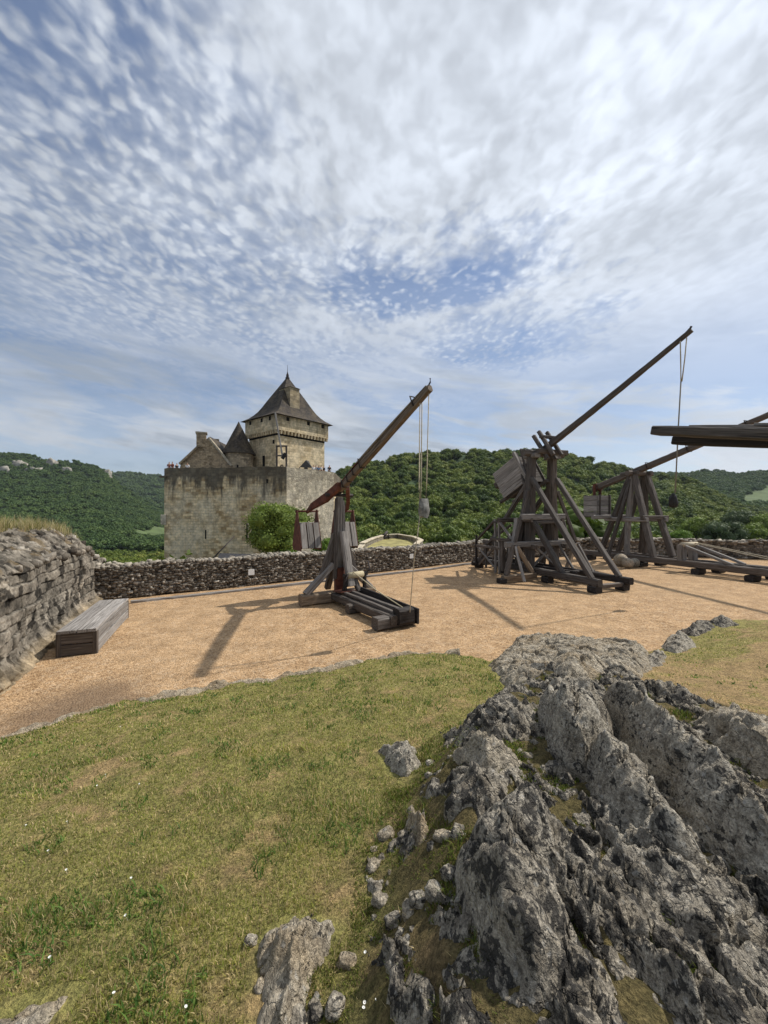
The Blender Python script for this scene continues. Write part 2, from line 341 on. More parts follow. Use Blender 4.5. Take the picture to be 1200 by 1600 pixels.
STRATA_DIR = R(18)
def m_rock(name, lichen=.5, tan=.3, base=(.36, .325, .27), pale=(.66, .615, .53)):
    m, t, b = mat_base(name, .9, .25); P = t.new('ShaderNodeNewGeometry').outputs['Position']
    n1 = t.noise(P, 2.3, 6, .62, .3); n2 = t.noise(P, 9, 6, .68, .4); n3 = t.noise(P, 34, 5, .65, .2); mp = t.new('ShaderNodeMapping'); t.l.new(P, mp.inputs['Vector']); mp.inputs['Rotation'].default_value = (0, 0, -STRATA_DIR); mp.inputs['Scale'].default_value = (1.25, .55, 1.0)
    n4 = t.noise(mp.outputs[0], 12.0, 8, .72, .5); gro = t.noise(mp.outputs[0], 26.0, 5, .65, .6)
    c = t.mix(t.step(n2, .30, .70), base, pale); c = t.mix(t.math('MULTIPLY', t.step(n1, .45, .70), tan), c, (.40, .30, .18))
    c = t.mix(1.0, c, t.mix(t.step(n3, .3, .7), (.50, .49, .48), (1.22, 1.21, 1.18)), 'MULTIPLY')
    sp = t.noise(P, 95, 4, .75); c = t.mix(1.0, c, t.mix(t.step(sp, .32, .68), (.64, .63, .61), (1.36, 1.34, 1.30)), 'MULTIPLY')
    wh = t.step(t.voro(t.vmath('ADD', P, t.vmath('SCALE', t.noise(P, 20, 3, .6, out='Color'), scale=.05)), 22.0), .12, .26, 1.0, 0.0)
    c = t.mix(t.math('MULTIPLY', wh, .38), c, (.62, .61, .57))
    th = .62 - .20 * lichen
    k = t.math('ADD', t.math('MULTIPLY', n4, .62), t.math('MULTIPLY', n3, .38)); bl = t.math('MULTIPLY', t.step(k, th, th + .04), t.step(t.noise(P, 17, 3, .6), .36, .46))
    k2 = t.math('MULTIPLY', t.step(t.noise(P, 46, 4, .7), .55, .62), t.step(n1, .40, .58))
    bl = t.math('MAXIMUM', bl, t.math('MULTIPLY', k2, min(1, lichen * .9)))
    c = t.mix(t.math('MULTIPLY', bl, .90), c, (.020, .020, .021)); t.l.new(c, b.inputs['Base Color'])
    cr = t.voro(t.vmath('ADD', P, t.vmath('SCALE', t.noise(P, 6, 4, .6, out='Color'), scale=.22)), 6.0, 'DISTANCE_TO_EDGE')
    h = t.math('ADD', t.math('MULTIPLY', n3, .5), t.math('MULTIPLY', n2, 1.2)); h = t.math('ADD', h, t.math('MULTIPLY', t.noise(P, 110, 4, .7), .42)); h = t.math('ADD', t.math('ADD', h, t.step(cr, 0, .035, -.35, 0)), t.math('MULTIPLY', gro, .9))
    t.l.new(t.bump(h, 1.0, .05), b.inputs['Normal']); return m
M_ROCKD = m_rock('lichened_limestone', .66, .18, (.30, .27, .225), (.62, .575, .495))
M_ROCKM = m_rock('grey_limestone', .48, .30)
M_ROCKP = m_rock('pale_limestone', .20, .70, (.40, .35, .275), (.64, .58, .48))
M_ROCKB = m_rock('ball_stone', .12, .7, (.40, .34, .27), (.58, .51, .42))
M_ROCKT = m_rock('tan_limestone', .06, .9, (.38, .31, .225), (.56, .485, .375))
M_RUIN = m_rock('ruin_limestone', .42, .25, (.23, .215, .195), (.43, .415, .385))

def m_tint(name, rough=.9, var=.3, sc=9, bump=.5, bd=.02, trans=0.0, spec=.2):
    m, t, b = mat_base(name, rough, spec); a = t.new('ShaderNodeAttribute', attribute_name='tint'); P = t.new('ShaderNodeNewGeometry').outputs['Position']
    n = t.noise(P, sc, 5, .65); c = t.mix(1.0, a.outputs['Color'], t.mix(t.step(n, .28, .72), (1 - var,) * 3, (1 + var,) * 3), 'MULTIPLY'); t.l.new(c, b.inputs['Base Color'])
    if bump: t.l.new(t.bump(t.noise(P, sc * 4, 4, .65), bump, bd), b.inputs['Normal'])
    if trans:
        tr = t.new('ShaderNodeBsdfTranslucent'); t.l.new(c, tr.inputs['Color']); mx = t.new('ShaderNodeMixShader'); mx.inputs[0].default_value = trans
        t.l.new(b.outputs[0], mx.inputs[1]); t.l.new(tr.outputs[0], mx.inputs[2]); t.l.new(mx.outputs[0], t.n['Material Output'].inputs['Surface'])
    return m
M_RUBBLE = m_tint('rubble_stones', .92, .4, 14, .7, .02); M_BLADE = m_tint('grass_blade', .6, .12, 3, 0, .02, .45)

def m_gravel():
    m, t, b = mat_base('ochre_gravel', .95, .15); P = t.new('ShaderNodeNewGeometry').outputs['Position']
    big = t.noise(P, .35, 4, .6); med = t.noise(P, 2.2, 5, .65); vc = t.voro(P, 42.0, 'F1', 'Color'); vd = t.voro(P, 42.0); v2 = t.voro(P, 17.0, 'F1', 'Color')
    c = t.mix(t.xyz(vc)[0], (.23, .138, .068), (.56, .375, .21)); c = t.mix(t.math('MULTIPLY', t.step(t.xyz(v2)[1], .55, 1), .5), c, (.52, .39, .26))
    c = t.mix(t.step(t.xyz(vc)[2], .94, .98), c, (.17, .11, .06)); c = t.mix(t.math('MULTIPLY', t.step(big, .36, .66), .35), c, (.43, .295, .17)); c = t.mix(1, c, t.mix(t.step(med, .3, .7), (.78, .77, .76), (1.12, 1.12, 1.12)), 'MULTIPLY')
    x, y, z = t.xyz(P)
    damp = t.step(t.math('ADD', t.vmath('DISTANCE', P, (-3.9, 5.0, 0)), t.math('MULTIPLY', t.noise(P, 1.4, 3), .8)), .7, 1.7, 1.0, 0.0)   # worn damp earth in the corner
    c = t.mix(t.math('MULTIPLY', damp, .75), c, t.mix(med, (.11, .075, .05), (.17, .12, .08)))
    t.l.new(c, b.inputs['Base Color']); h = t.math('ADD', t.math('SUBTRACT', 1, vd), t.math('MULTIPLY', med, .8)); t.l.new(t.bump(h, .7, .025), b.inputs['Normal']); return m
M_GRAVEL = m_gravel()
def m_turf():
    m, t, b = mat_base('turf_soil', .95, .15); a = t.new('ShaderNodeAttribute', attribute_name='tint'); P = t.new('ShaderNodeNewGeometry').outputs['Position']
    n = t.noise(P, 28, 5, .7); f = t.noise(P, 90, 4, .7); c = t.mix(1, a.outputs['Color'], t.mix(t.step(n, .3, .7), (.6, .62, .6), (1.35, 1.3, 1.25)), 'MULTIPLY'); c = t.mix(1, c, t.mix(t.step(f, .3, .7), (.55, .55, .55), (1.4, 1.4, 1.4)), 'MULTIPLY')
    t.l.new(c, b.inputs['Base Color']); t.l.new(t.bump(t.math('ADD', n, f), .9, .03), b.inputs['Normal']); return m
M_TURF = m_turf()
def m_leaf(name, cols, trans=.25):
    m, t, b = mat_base(name, .65, .2); oi = t.new('ShaderNodeObjectInfo').outputs['Random']; P = t.new('ShaderNodeNewGeometry').outputs['Position']
    n = t.noise(P, .9, 3, .6); n2 = t.noise(P, .012, 3, .6)
    rp = t.new('ShaderNodeValToRGB'); t.l.new(t.math('ADD', t.math('MULTIPLY', oi, .62), t.math('MULTIPLY', t.step(n2, .3, .7), .38)), rp.inputs[0]); e = rp.color_ramp.elements
    while len(e) < len(cols): e.new(.5)
    for k, c in enumerate(cols): e[k].position = k / (len(cols) - 1); e[k].color = (*c, 1)
    c = t.mix(1, rp.outputs[0], t.mix(t.step(n, .3, .7), (.7, .72, .7), (1.3, 1.28, 1.2)), 'MULTIPLY'); t.l.new(c, b.inputs['Base Color'])
    tr = t.new('ShaderNodeBsdfTranslucent'); t.l.new(c, tr.inputs['Color']); mx = t.new('ShaderNodeMixShader'); mx.inputs[0].default_value = trans
    t.l.new(b.outputs[0], mx.inputs[1]); t.l.new(tr.outputs[0], mx.inputs[2]); t.l.new(mx.outputs[0], t.n['Material Output'].inputs['Surface']); return m
M_FOREST = m_leaf('forest_leaves', [(.030, .060, .014), (.078, .118, .020), (.14, .178, .030), (.23, .25, .06)])
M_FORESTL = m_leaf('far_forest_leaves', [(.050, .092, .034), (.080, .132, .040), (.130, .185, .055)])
M_TREE = m_leaf('tree_leaves', [(.14, .195, .036), (.18, .235, .05)])
M_TREELT = m_leaf('light_leaves', [(.12, .20, .03), (.15, .24, .04)])
M_TREEGR = m_leaf('olive_leaves', [(.07, .10, .05), (.10, .13, .06)])
M_BARK = m_flat('bark', (.08, .065, .05), .95, .4, 6)
M_HILL = m_flat('hill_soil', (.030, .055, .018), .95, .4, .05)
M_MEADOW = m_flat('meadow_grass', (.080, .112, .040), .95, .2, .05)
M_CLIFF = m_flat('cliff_limestone', (.27, .25, .21), .95, .4, .12)

# ================================================================ GROUND
EDGE = [(-14, 2.2), (-7, 3.5), (-4.1, 4.28), (-3.28, 5.12), (-2.55, 5.4), (-1.83, 5.72), (-.95, 6.1), (-.2, 6.55), (.5, 6.85), (1.3, 6.8), (1.75, 6.45), (2.4, 7.2), (3.1, 7.5), (4.2, 6.6), (4.9, 7.05), (5.6, 7.6), (6.3, 8.2), (7.6, 9.05), (8.6, 8.7), (10.5, 8.3), (16, 8.8)]
EP = EDGE + [(16, -6), (-14, -6)]
def turf_d(x, y):
    d = seg_dist(x, y, EDGE); w_ = .16 * fbm(p3(np.asarray(x) * 2.2, np.asarray(y) * 2.2, 33), 3); d = d + np.where(inside(x, y, EP), w_, -w_) * (d < 1.2); return np.where(inside(x, y, EP), d, -d)
def mound(x, y):          # the hump the outcrop breaks out of
    xl = np.interp(y, [0, 1.3, 1.75, 2.45, 3.1, 4.3, 5.0], [-.30, -.16, -.08, .10, .45, 1.55, 2.6]); w = np.clip(.25 + .25 * y, .3, 1.2)
    xr = np.interp(y, [0, 2.5, 4.3], [3.4, 3.0, 2.6]); return sstep(x - xl, 0, .55) * sstep(xr - x, -.3, .7) * sstep(y, 4.6, 3.9)
def turf_z(x, y):
    x = np.asarray(x, float); y = np.asarray(y, float); d = turf_d(x, y)
    z = .07 + .90 * (1 - np.exp(-np.maximum(d, 0) / 3.6)) * 1.18
    z = np.minimum(z, .98 + .02 * d)
    z = np.where(d < 0, .07 + d * .9, z)
    z = z + .33 * mound(x, y)
    return z + .035 * fbm(p3(x * .8, y * .8), 3) * sstep(d, -.1, .8) + .012 * fbm(p3(x * 5, y * 5, 4), 3) * sstep(d, -.2, .3)
def ray_turf(px, py, dz=0.0):
    lo, hi = .3, 30.0
    for _ in range(50):
        mid = (lo + hi) / 2; x = (px - 600) / F * mid; z = EYE - (py - 800) / F * mid
        if z > max(0.0, float(turf_z(np.array([x]), np.array([mid]))[0])) + dz: lo = mid
        else: hi = mid
    return ((px - 600) / F * lo, lo)

# gravel yard
xs = np.linspace(-16, 40, 180); ys = np.linspace(-4, 34, 130); X, Y = np.meshgrid(xs, ys)
WALL = [(-8.9, 10.75), (-7.4, 11.65), (-4.4, 13.75), (-1.03, 16.1), (1.6, 18.0), (4.7, 20.6), (7.4, 22.0), (11.5, 22.9), (15.9, 22.6), (20.8, 21.0), (30, 18.5), (38, 15)]
YARD = WALL + [(38, -4), (-16, -4), (-9.4, 11.0)]
def wall_inset(d):
    out = []
    for k, (x, y) in enumerate(WALL):
        a = Vector(WALL[max(k - 1, 0)]); b = Vector(WALL[min(k + 1, len(WALL) - 1)]); n = (b - a).normalized(); n = Vector((-n.y, n.x)); out.append((x + n.x * d, y + n.y * d))
    return out
Z = .012 * fbm(p3(X * .5, Y * .5), 3)
Z = np.where(inside(X, Y, wall_inset(.5) + [(38, -4), (-16, -4), (-16, 11.3)]), Z, -1.6 - .15 * np.maximum(Y - 15, 0))
struct(link('gravel_ground', mesh_np('gravel_ground', np.stack([X, Y, Z], -1).reshape(-1, 3), grid_faces(len(xs), len(ys)), True), M_GRAVEL), 'ochre gravel yard of the castle terrace', 'ground')

# turf mound with its own colours
def turf_dry(x, y):
    n = fbm(p3(x * .9, y * .9, 8), 4); n2 = fbm(p3(x * 3.5, y * 3.5, 2), 3)
    n3 = fbm(p3(x * 11, y * 11, 5), 3); dry = sstep(.6 * n + .65 * n2 + .45 * n3, .0, .85)
    right = sstep(x - .10 * (y - 4), 2.0, 3.0) * (1 - .85 * sstep(x, 4.2, 5.0) * sstep(1.35 - turf_d(x, y) + .5 * n2, -.1, .5)); dry = np.maximum(dry * .85, right * (.92 - .5 * sstep(n2, .1, .6)))
    return dry
def soil_mask(x, y):      # bare earth round the outcrop
    return np.clip(mound(x + .22 + .12 * fbm(p3(x * 3, y * 3), 3), y) * 1.1, 0, 1)
xs = np.concatenate([np.linspace(-14, -6, 40, False), np.linspace(-6, 8.5, 420, False), np.linspace(8.5, 16, 50)])
ys = np.concatenate([np.linspace(-6, .6, 40, False), np.linspace(.6, 9.3, 330)])
X, Y = np.meshgrid(xs, ys); D = turf_d(X, Y); Z = turf_z(X, Y)
SM = soil_mask(X, Y); Z = Z + SM * (.05 * ridged(p3(X * 2.2, Y * 2.2, 1), 4) + .02 * fbm(p3(X * 9, Y * 9), 3))
DR = turf_dry(X, Y)[..., None]; n = fbm(p3(X * 5, Y * 5, 3), 3)[..., None]
C = (1 - DR) * np.array([.25, .235, .080]) + DR * np.array([.36, .25, .13]); C = C * (1 + .25 * n)
soil = np.array([.10, .075, .040]) * (1 + .6 * fbm(p3(X * 6, Y * 6, 9), 4)[..., None]); C = C * (1 - SM[..., None] * .8) + soil * SM[..., None] * .8
keep = (D > -.35)
fa = grid_faces(len(xs), len(ys)); kf = keep.ravel()[fa].all(1)
struct(link('grass_ground', mesh_np('grass_ground', np.stack([X, Y, Z], -1).reshape(-1, 3), fa[kf], True, np.clip(C.reshape(-1, 3), .01, 1)), M_TURF), 'sloping patch of short dry lawn', 'ground')

# ================================================================ ROCKS
ROCKS = []
def rock(name, outline, H, mat, label, cat='rock', res=.012, group=None, strata=.10, axis=None, edge=.12, cut=.10, seed=0, sink=.08, tilt=0.0, rough=1.0, flat=0.0):
    poly = [ray_turf(p[0], p[1], (p[2] * .42 if len(p) > 2 else 0.0)) for p in outline]
    P = np.array(poly); x0, y0 = P.min(0) - .03; x1, y1 = P.max(0) + .03
    nx = max(12, int((x1 - x0) / res)); ny = max(12, int((y1 - y0) / res))
    while nx * ny > 90000: res *= 1.1; nx = int((x1 - x0) / res); ny = int((y1 - y0) / res)
    X, Y = np.meshgrid(np.linspace(x0, x1, nx), np.linspace(y0, y1, ny))
    jx = .030 * fbm(p3(X * 6, Y * 6, seed), 4) * rough + .06 * pnoise(p3(X * 2, Y * 2, seed)) * min(1, H * 3); jy = .030 * fbm(p3(X * 6, Y * 6, seed + 5), 4) * rough
    d = seg_dist(X + jx, Y + jy, poly, True); ins = inside(X + jx, Y + jy, poly); d = np.where(ins, d, -d)
    if axis is None:
        c = P - P.mean(0); u, s, vt = np.linalg.svd(c); axis = math.atan2(vt[0, 1], vt[0, 0])
    ca, sa = math.cos(axis), math.sin(axis); A = X * ca + Y * sa; B = -X * sa + Y * ca
    H = H * .88; edge = edge * 1.15
    prof = np.where(d > 0, 1 - np.exp(-np.maximum(d, 0) / edge), d * 6)
    if flat: prof = np.where(d > 0, np.minimum(prof, flat), prof)
    h = H * prof * (1 + .26 * fbm(p3(X * 1.6, Y * 1.6, seed), 3))
    st = ridged(p3(A * 1.1, B * 6.0 + .5 * pnoise(p3(A * 2, B * 2, seed)), seed + 2), 4)
    wv = .35 * pnoise(p3(X * 3, Y * 3, 3)) + .12 * pnoise(p3(X * 9, Y * 9, 5))
    def crack(a, b, sd, w): return 1 - sstep(np.abs(pnoise(p3(A * a + wv, B * b + wv, seed + sd))), 0, w)
    cut_ = cut * (.9 * crack(1.1, 3.0, 7, .05) + .55 * crack(2.6, 2.0, 3, .045) + .35 * crack(5.0, 8.0, 13, .06)); m = np.clip(prof, 0, 1)
    bd = B * 8.0 + .9 * pnoise(p3(A * 1.2, B * 2, seed)) + .3 * pnoise(p3(X * 7, Y * 7, seed)); saw = bd - np.floor(bd); bed = np.where(saw < .82, saw / .82, (1 - saw) / .18) * (.5 + .5 * sstep(pnoise(p3(A * 1.4, np.floor(bd) * 3.1, seed + 2)), -.3, .4))
    h = h + m * min(.040, H * .22) * rough * bed
    h = h - m * .032 * sstep(pnoise(p3(A * 5, B * 9, seed + 11)), .18, .55) - m * .014 * sstep(pnoise(p3(X * 24, Y * 24, seed + 12)), .15, .5)
    h = h + m * rough * (strata * H * st + .055 * fbm(p3(X * 4.5, Y * 4.5, seed + 1), 5) + .026 * ridged(p3(X * 13, Y * 13, seed), 4) + .010 * fbm(p3(X * 45, Y * 45, seed), 3)) - cut_ * m
    h = h + tilt * (A - (P @ np.array([ca, sa])).mean())
    zg = np.maximum(turf_z(X, Y), 0) ; z = np.where(d > -.02, np.maximum(zg - sink + np.maximum(h, -.15) + sink * np.clip(prof, 0, 1), zg - .22), zg - .22)
    ox = .035 * fbm(p3(X * 5, z * 5, seed + 4), 3) * m * rough; oy = .035 * fbm(p3(Y * 5, z * 5, seed + 6), 3) * m * rough
    ctr = Vector((float(P[:, 0].mean()), float(P[:, 1].mean()), 0)); V = np.stack([X + ox - ctr.x, Y + oy - ctr.y, z], -1).reshape(-1, 3)
    f = grid_faces(nx, ny); k = (d > -.03).ravel()[f].any(1); f = f[k]
    used = np.unique(f); mp = np.full(len(V), -1); mp[used] = np.arange(len(used))
    V = V[used]; f = mp[f]
    # close it with a flat underside below the turf
    e = np.concatenate([f[:, [0, 1]], f[:, [1, 2]], f[:, [2, 3]], f[:, [3, 0]]]); es = np.sort(e, 1); key = es[:, 0] * len(V) + es[:, 1]
    uq, idx, cnt = np.unique(key, return_index=True, return_counts=True); be = e[idx[cnt == 1]]
    zb = V[:, 2].min() - .05; nb = len(V); V2 = V.copy(); V2[:, 2] = zb
    bv = np.unique(be); m2 = np.full(len(V), -1); m2[bv] = nb + np.arange(len(bv)); V = np.concatenate([V, V2[bv]])
    side = np.stack([be[:, 1], be[:, 0], m2[be[:, 0]], m2[be[:, 1]]], -1); f = np.concatenate([f, side])
    o = link(name, mesh_np(name, V, f, True), mat, None, Matrix.Translation(ctr)); tag(o, label, cat, group); ROCKS.append(poly); return o
RD = 'rock_ridge'
rock('rock_ridge', [(918, 1072, .30), (1000, 1103, .35), (1080, 1158, .4), (1140, 1210, .42), (1215, 1272, .42), (1310, 1360, .42), (1360, 1480, .2), (1250, 1480), (1180, 1420), (1112, 1350, .05), (1040, 1258, .1), (975, 1190, .1), (930, 1135, .15)], .50, M_ROCKM, 'long grey limestone ridge running from the outcrop peak down to the right edge', seed=1, edge=.12, strata=.14, flat=.86)
rock('rock_peak', [(833, 1090, .30), (880, 1064, .42), (935, 1076, .42), (968, 1125, .35), (958, 1180, .1), (925, 1235), (880, 1220), (846, 1178, .02)], .40, M_ROCKM, 'tallest block of the outcrop with a steep shaded left face', seed=12, edge=.06, strata=.10, flat=.80)
rock('rock_ridge', [(893, 1165, .30), (945, 1142, .35), (1000, 1192, .35), (1062, 1255, .3), (1112, 1322, .3), (1135, 1390), (1085, 1410), (1015, 1390), (960, 1325), (910, 1262)], .30, M_ROCKM, 'shorter mottled ridge in the crook below the outcrop peak', seed=23, edge=.08, strata=.15, flat=.82)
rock('boulder', [(738, 1282, .1), (782, 1222, .28), (860, 1228, .28), (893, 1275, .2), (898, 1340, .1), (885, 1410, .06), (905, 1470), (935, 1570), (905, 1660), (800, 1660), (738, 1550), (703, 1430), (708, 1350)], .26, M_ROCKD, 'broad black and grey lichened boulder in the middle of the outcrop', seed=34, edge=.10, strata=.16, axis=R(112), flat=.82)
rock('boulder', [(1065, 1114, .18), (1130, 1110, .25), (1200, 1132, .28), (1300, 1165, .3), (1320, 1260), (1215, 1256), (1150, 1218), (1095, 1175, .05)], .30, M_ROCKP, 'pale hollowed boulder at the right edge beyond the long ridge', seed=45, edge=.10)
rock('rock_slab', [(758, 1040), (795, 1008, .14), (850, 996, .16), (905, 1000, .14), (960, 1003, .08), (1015, 1018), (1025, 1046), (960, 1064), (880, 1085), (820, 1082), (785, 1074)], .19, M_ROCKP, 'low flat limestone slab where lawn meets gravel', seed=56, edge=.10, res=.014, strata=.30, rough=.75, cut=.11, flat=.9, axis=R(150))
rock('rock_ridge', [(912, 1300, .12), (948, 1303, .14), (1000, 1362, .14), (1035, 1430), (1010, 1445), (955, 1400)], .20, M_ROCKM, 'thin tongue of rock between boulder and ridges', seed=67, edge=.07)
rock('rock_ridge', [(948, 1425, .16), (985, 1440, .16), (1050, 1485, .16), (1105, 1560, .1), (1140, 1660), (1060, 1660), (1000, 1560), (952, 1490)], .22, M_ROCKD, 'pointed dark rock rib at the foot of the outcrop', seed=78, edge=.07, strata=.3)
rock('rock_ridge', [(1075, 1425, .14), (1120, 1440, .16), (1180, 1522, .16), (1240, 1610, .1), (1210, 1680), (1140, 1600), (1085, 1500)], .22, M_ROCKD, 'dark rock rib nearest the lower right corner', seed=89, edge=.07, strata=.3)
rock('rock_ridge', [(880, 1455, .1), (935, 1490, .14), (1000, 1575, .1), (1020, 1680), (930, 1680), (885, 1570)], .20, M_ROCKD, 'jagged dark rib along the foot of the broad boulder', seed=93, edge=.07, strata=.3)
rock('rock_ridge', [(1160, 1380, .1), (1215, 1400, .16), (1290, 1480, .1), (1330, 1640), (1260, 1660), (1190, 1520)], .24, M_ROCKD, 'dark rib under the long ridge at the right edge', seed=97, edge=.08, strata=.3)
rock('flat_stone', [(624, 1268), (648, 1246, .1), (672, 1272, .1), (682, 1318, .06), (664, 1350), (632, 1340)], .15, M_ROCKP, 'tilted flat topped tan stone beside the broad boulder', 'stone', res=.008, seed=5, edge=.05, flat=.85, cut=.03)
rock('stone', [(557, 1365), (588, 1340, .1), (614, 1358, .1), (616, 1405), (585, 1428), (560, 1408)], .14, M_ROCKM, 'rounded grey stone at the lawn edge below the flat tan stone', 'stone', res=.008, seed=6, edge=.06, cut=.04)
rock('stone', [(583, 1172), (618, 1157, .1), (658, 1165, .1), (668, 1198), (642, 1222), (603, 1212)], .15, M_ROCKM, 'blocky grey stone on the lawn at the outcrop corner', 'stone', res=.01, seed=7, edge=.07, cut=.05)
rock('boulder', [(690, 1182), (738, 1155, .14), (800, 1160, .16), (835, 1190, .1), (800, 1232), (735, 1228), (698, 1210)], .20, M_ROCKP, 'pale cracked boulder behind the broad dark boulder', seed=8, edge=.1, cut=.08)
rock('boulder', [(640, 1222), (688, 1204, .1), (738, 1238, .08), (706, 1295), (655, 1268)], .17, M_ROCKD, 'knobbly dark boulder above the flat tan stone', seed=9, edge=.08)
rock('boulder', [(748, 1140), (805, 1118, .12), (836, 1102, .14), (842, 1170), (785, 1168)], .20, M_ROCKD, 'dark craggy rock at the left foot of the peak', seed=10, edge=.08)
rock('rock_slab', [(383, 1500), (400, 1460, .04), (450, 1412, .1), (520, 1412, .1), (548, 1434), (520, 1485), (495, 1555), (460, 1660), (375, 1660), (388, 1565)], .12, M_ROCKP, 'broken tan bedrock breaking through the lawn at bottom centre', seed=11, edge=.07, cut=.12, res=.009, strata=.4)
rock('stone', [(598, 1505), (640, 1490, .08), (662, 1512, .08), (655, 1556), (610, 1552)], .14, M_ROCKM, 'fluted grey stone in the grass at the outcrop foot', 'stone', res=.007, seed=13, edge=.05, strata=.5)
rock('rock_slab', [(-90, 1660), (-50, 1590), (40, 1546, .03), (118, 1526, .03), (142, 1542), (104, 1584), (50, 1660)], .08, M_ROCKP, 'pale flat rock in the lower left corner of the lawn', seed=14, edge=.06, cut=.04, res=.008)
rock('stone', [(468, 1580), (494, 1556, .04), (508, 1582), (494, 1660), (462, 1660)], .07, M_ROCKP, 'long pale stone beside the broken tan bedrock', 'stone', res=.007, seed=15, edge=.04, cut=.02)
rock('stone', [(540, 1360), (575, 1328, .04), (606, 1318, .05), (600, 1336), (560, 1370)], .07, M_ROCKM, 'small sliver of grey stone above the rounded lawn edge stone', 'stone', res=.007, seed=16, edge=.04, cut=.02)
rock('stone', [(1028, 1010), (1055, 992, .1), (1086, 994, .1), (1093, 1012), (1060, 1022), (1035, 1018)], .14, M_ROCKM, 'nearest grey kerb stone of the right hand grass patch', 'stone', res=.014, seed=17, edge=.08, cut=.04)
rock('stone', [(1052, 988), (1078, 976, .1), (1112, 969, .1), (1122, 982), (1088, 996)], .14, M_ROCKD, 'middle dark kerb stone of the right hand grass patch', 'stone', res=.016, seed=18, edge=.1, cut=.04)
rock('stone', [(1100, 974), (1128, 963, .08), (1152, 969, .06), (1160, 976), (1125, 984)], .12, M_ROCKD, 'farthest flat kerb stone at the tip of the right hand grass patch', 'stone', res=.018, seed=19, edge=.1, cut=.04)
rock('stone', [(735, 1470), (690, 1400), (640, 1440), (650, 1480), (700, 1520)], .12, M_ROCKD, 'dark rough stone against the left side of the broad boulder', 'stone', res=.008, seed=20, edge=.06, strata=.4)
rock('stone', [(1000, 1030), (1030, 1016, .06), (1046, 1024, .06), (1036, 1042), (1008, 1046)], .10, M_ROCKM, 'rough grey stone between the flat slab and right grass patch', 'stone', res=.014, seed=21, edge=.06, cut=.04)

# bedrock breaking through the soil between the big ridges
def bedrock():
    xs = np.arange(-.5, 3.6, .0105); ys = np.concatenate([np.arange(.45, 2.6, .0105), np.arange(2.6, 4.7, .016)]); X, Y = np.meshgrid(xs, ys); m = mound(X + .12 + .22 * fbm(p3(X * 2.5, Y * 2.5, 5), 3), Y)
    c, s_ = math.cos(R(108)), math.sin(R(108)); A = X * c + Y * s_; B = -X * s_ + Y * c
    st = ridged(p3(A * .9, B * 4.2 + .7 * pnoise(p3(A * 1.5, B * 1.5, 2)), 4), 4); lum = fbm(p3(X * 2.4, Y * 2.4, 9), 4); fine = ridged(p3(A * 6, B * 12, 3), 4)
    rel = .070 * st + .085 * lum + .032 * fine + .022 * ridged(p3(X * 15, Y * 15, 2), 4) + .008 * fbm(p3(X * 50, Y * 50, 2), 3) - .016
    bd = B * 8.5 + .9 * pnoise(p3(A * 1.2, B * 2, 3)) + .3 * pnoise(p3(X * 7, Y * 7, 1)); saw = bd - np.floor(bd); rel = rel + .040 * (np.where(saw < .82, saw / .82, (1 - saw) / .18) * (.4 + .6 * sstep(pnoise(p3(A * 1.4, np.floor(bd) * 3.1, 2)), -.3, .4)) - .3)
    wv = .35 * pnoise(p3(X * 3, Y * 3, 3)) + .12 * pnoise(p3(X * 9, Y * 9, 5)); rel = np.where(rel < 0, rel * 1.6, rel) - .12 * (1 - m)
    for a_, b_, sd_, w_, dp in ((1.2, 3.4, 17, .05, .10), (2.8, 2.2, 23, .045, .06), (5, 8, 29, .06, .035)): rel = rel - dp * (1 - sstep(np.abs(pnoise(p3(A * a_ + wv, B * b_ + wv, sd_))), 0, w_))
    Z = turf_z(X, Y) + np.maximum(rel, -.25); ox = .03 * fbm(p3(X * 6, Z * 6, 4), 3); oy = .03 * fbm(p3(Y * 6, Z * 6, 7), 3)
    f = grid_faces(len(xs), len(ys)); k = ((rel > -.06) & (m > .02)).ravel()[f].any(1); f = f[k]; u = np.unique(f); mp = np.full(X.size, -1); mp[u] = np.arange(len(u))
    V = np.stack([X + ox, Y + oy, Z], -1).reshape(-1, 3)[u]; tag(link('rock_outcrop', mesh_np('rock_outcrop', V, mp[f], True), M_ROCKD), 'broken low bedrock between the big ridges and boulders', 'rock')
bedrock()

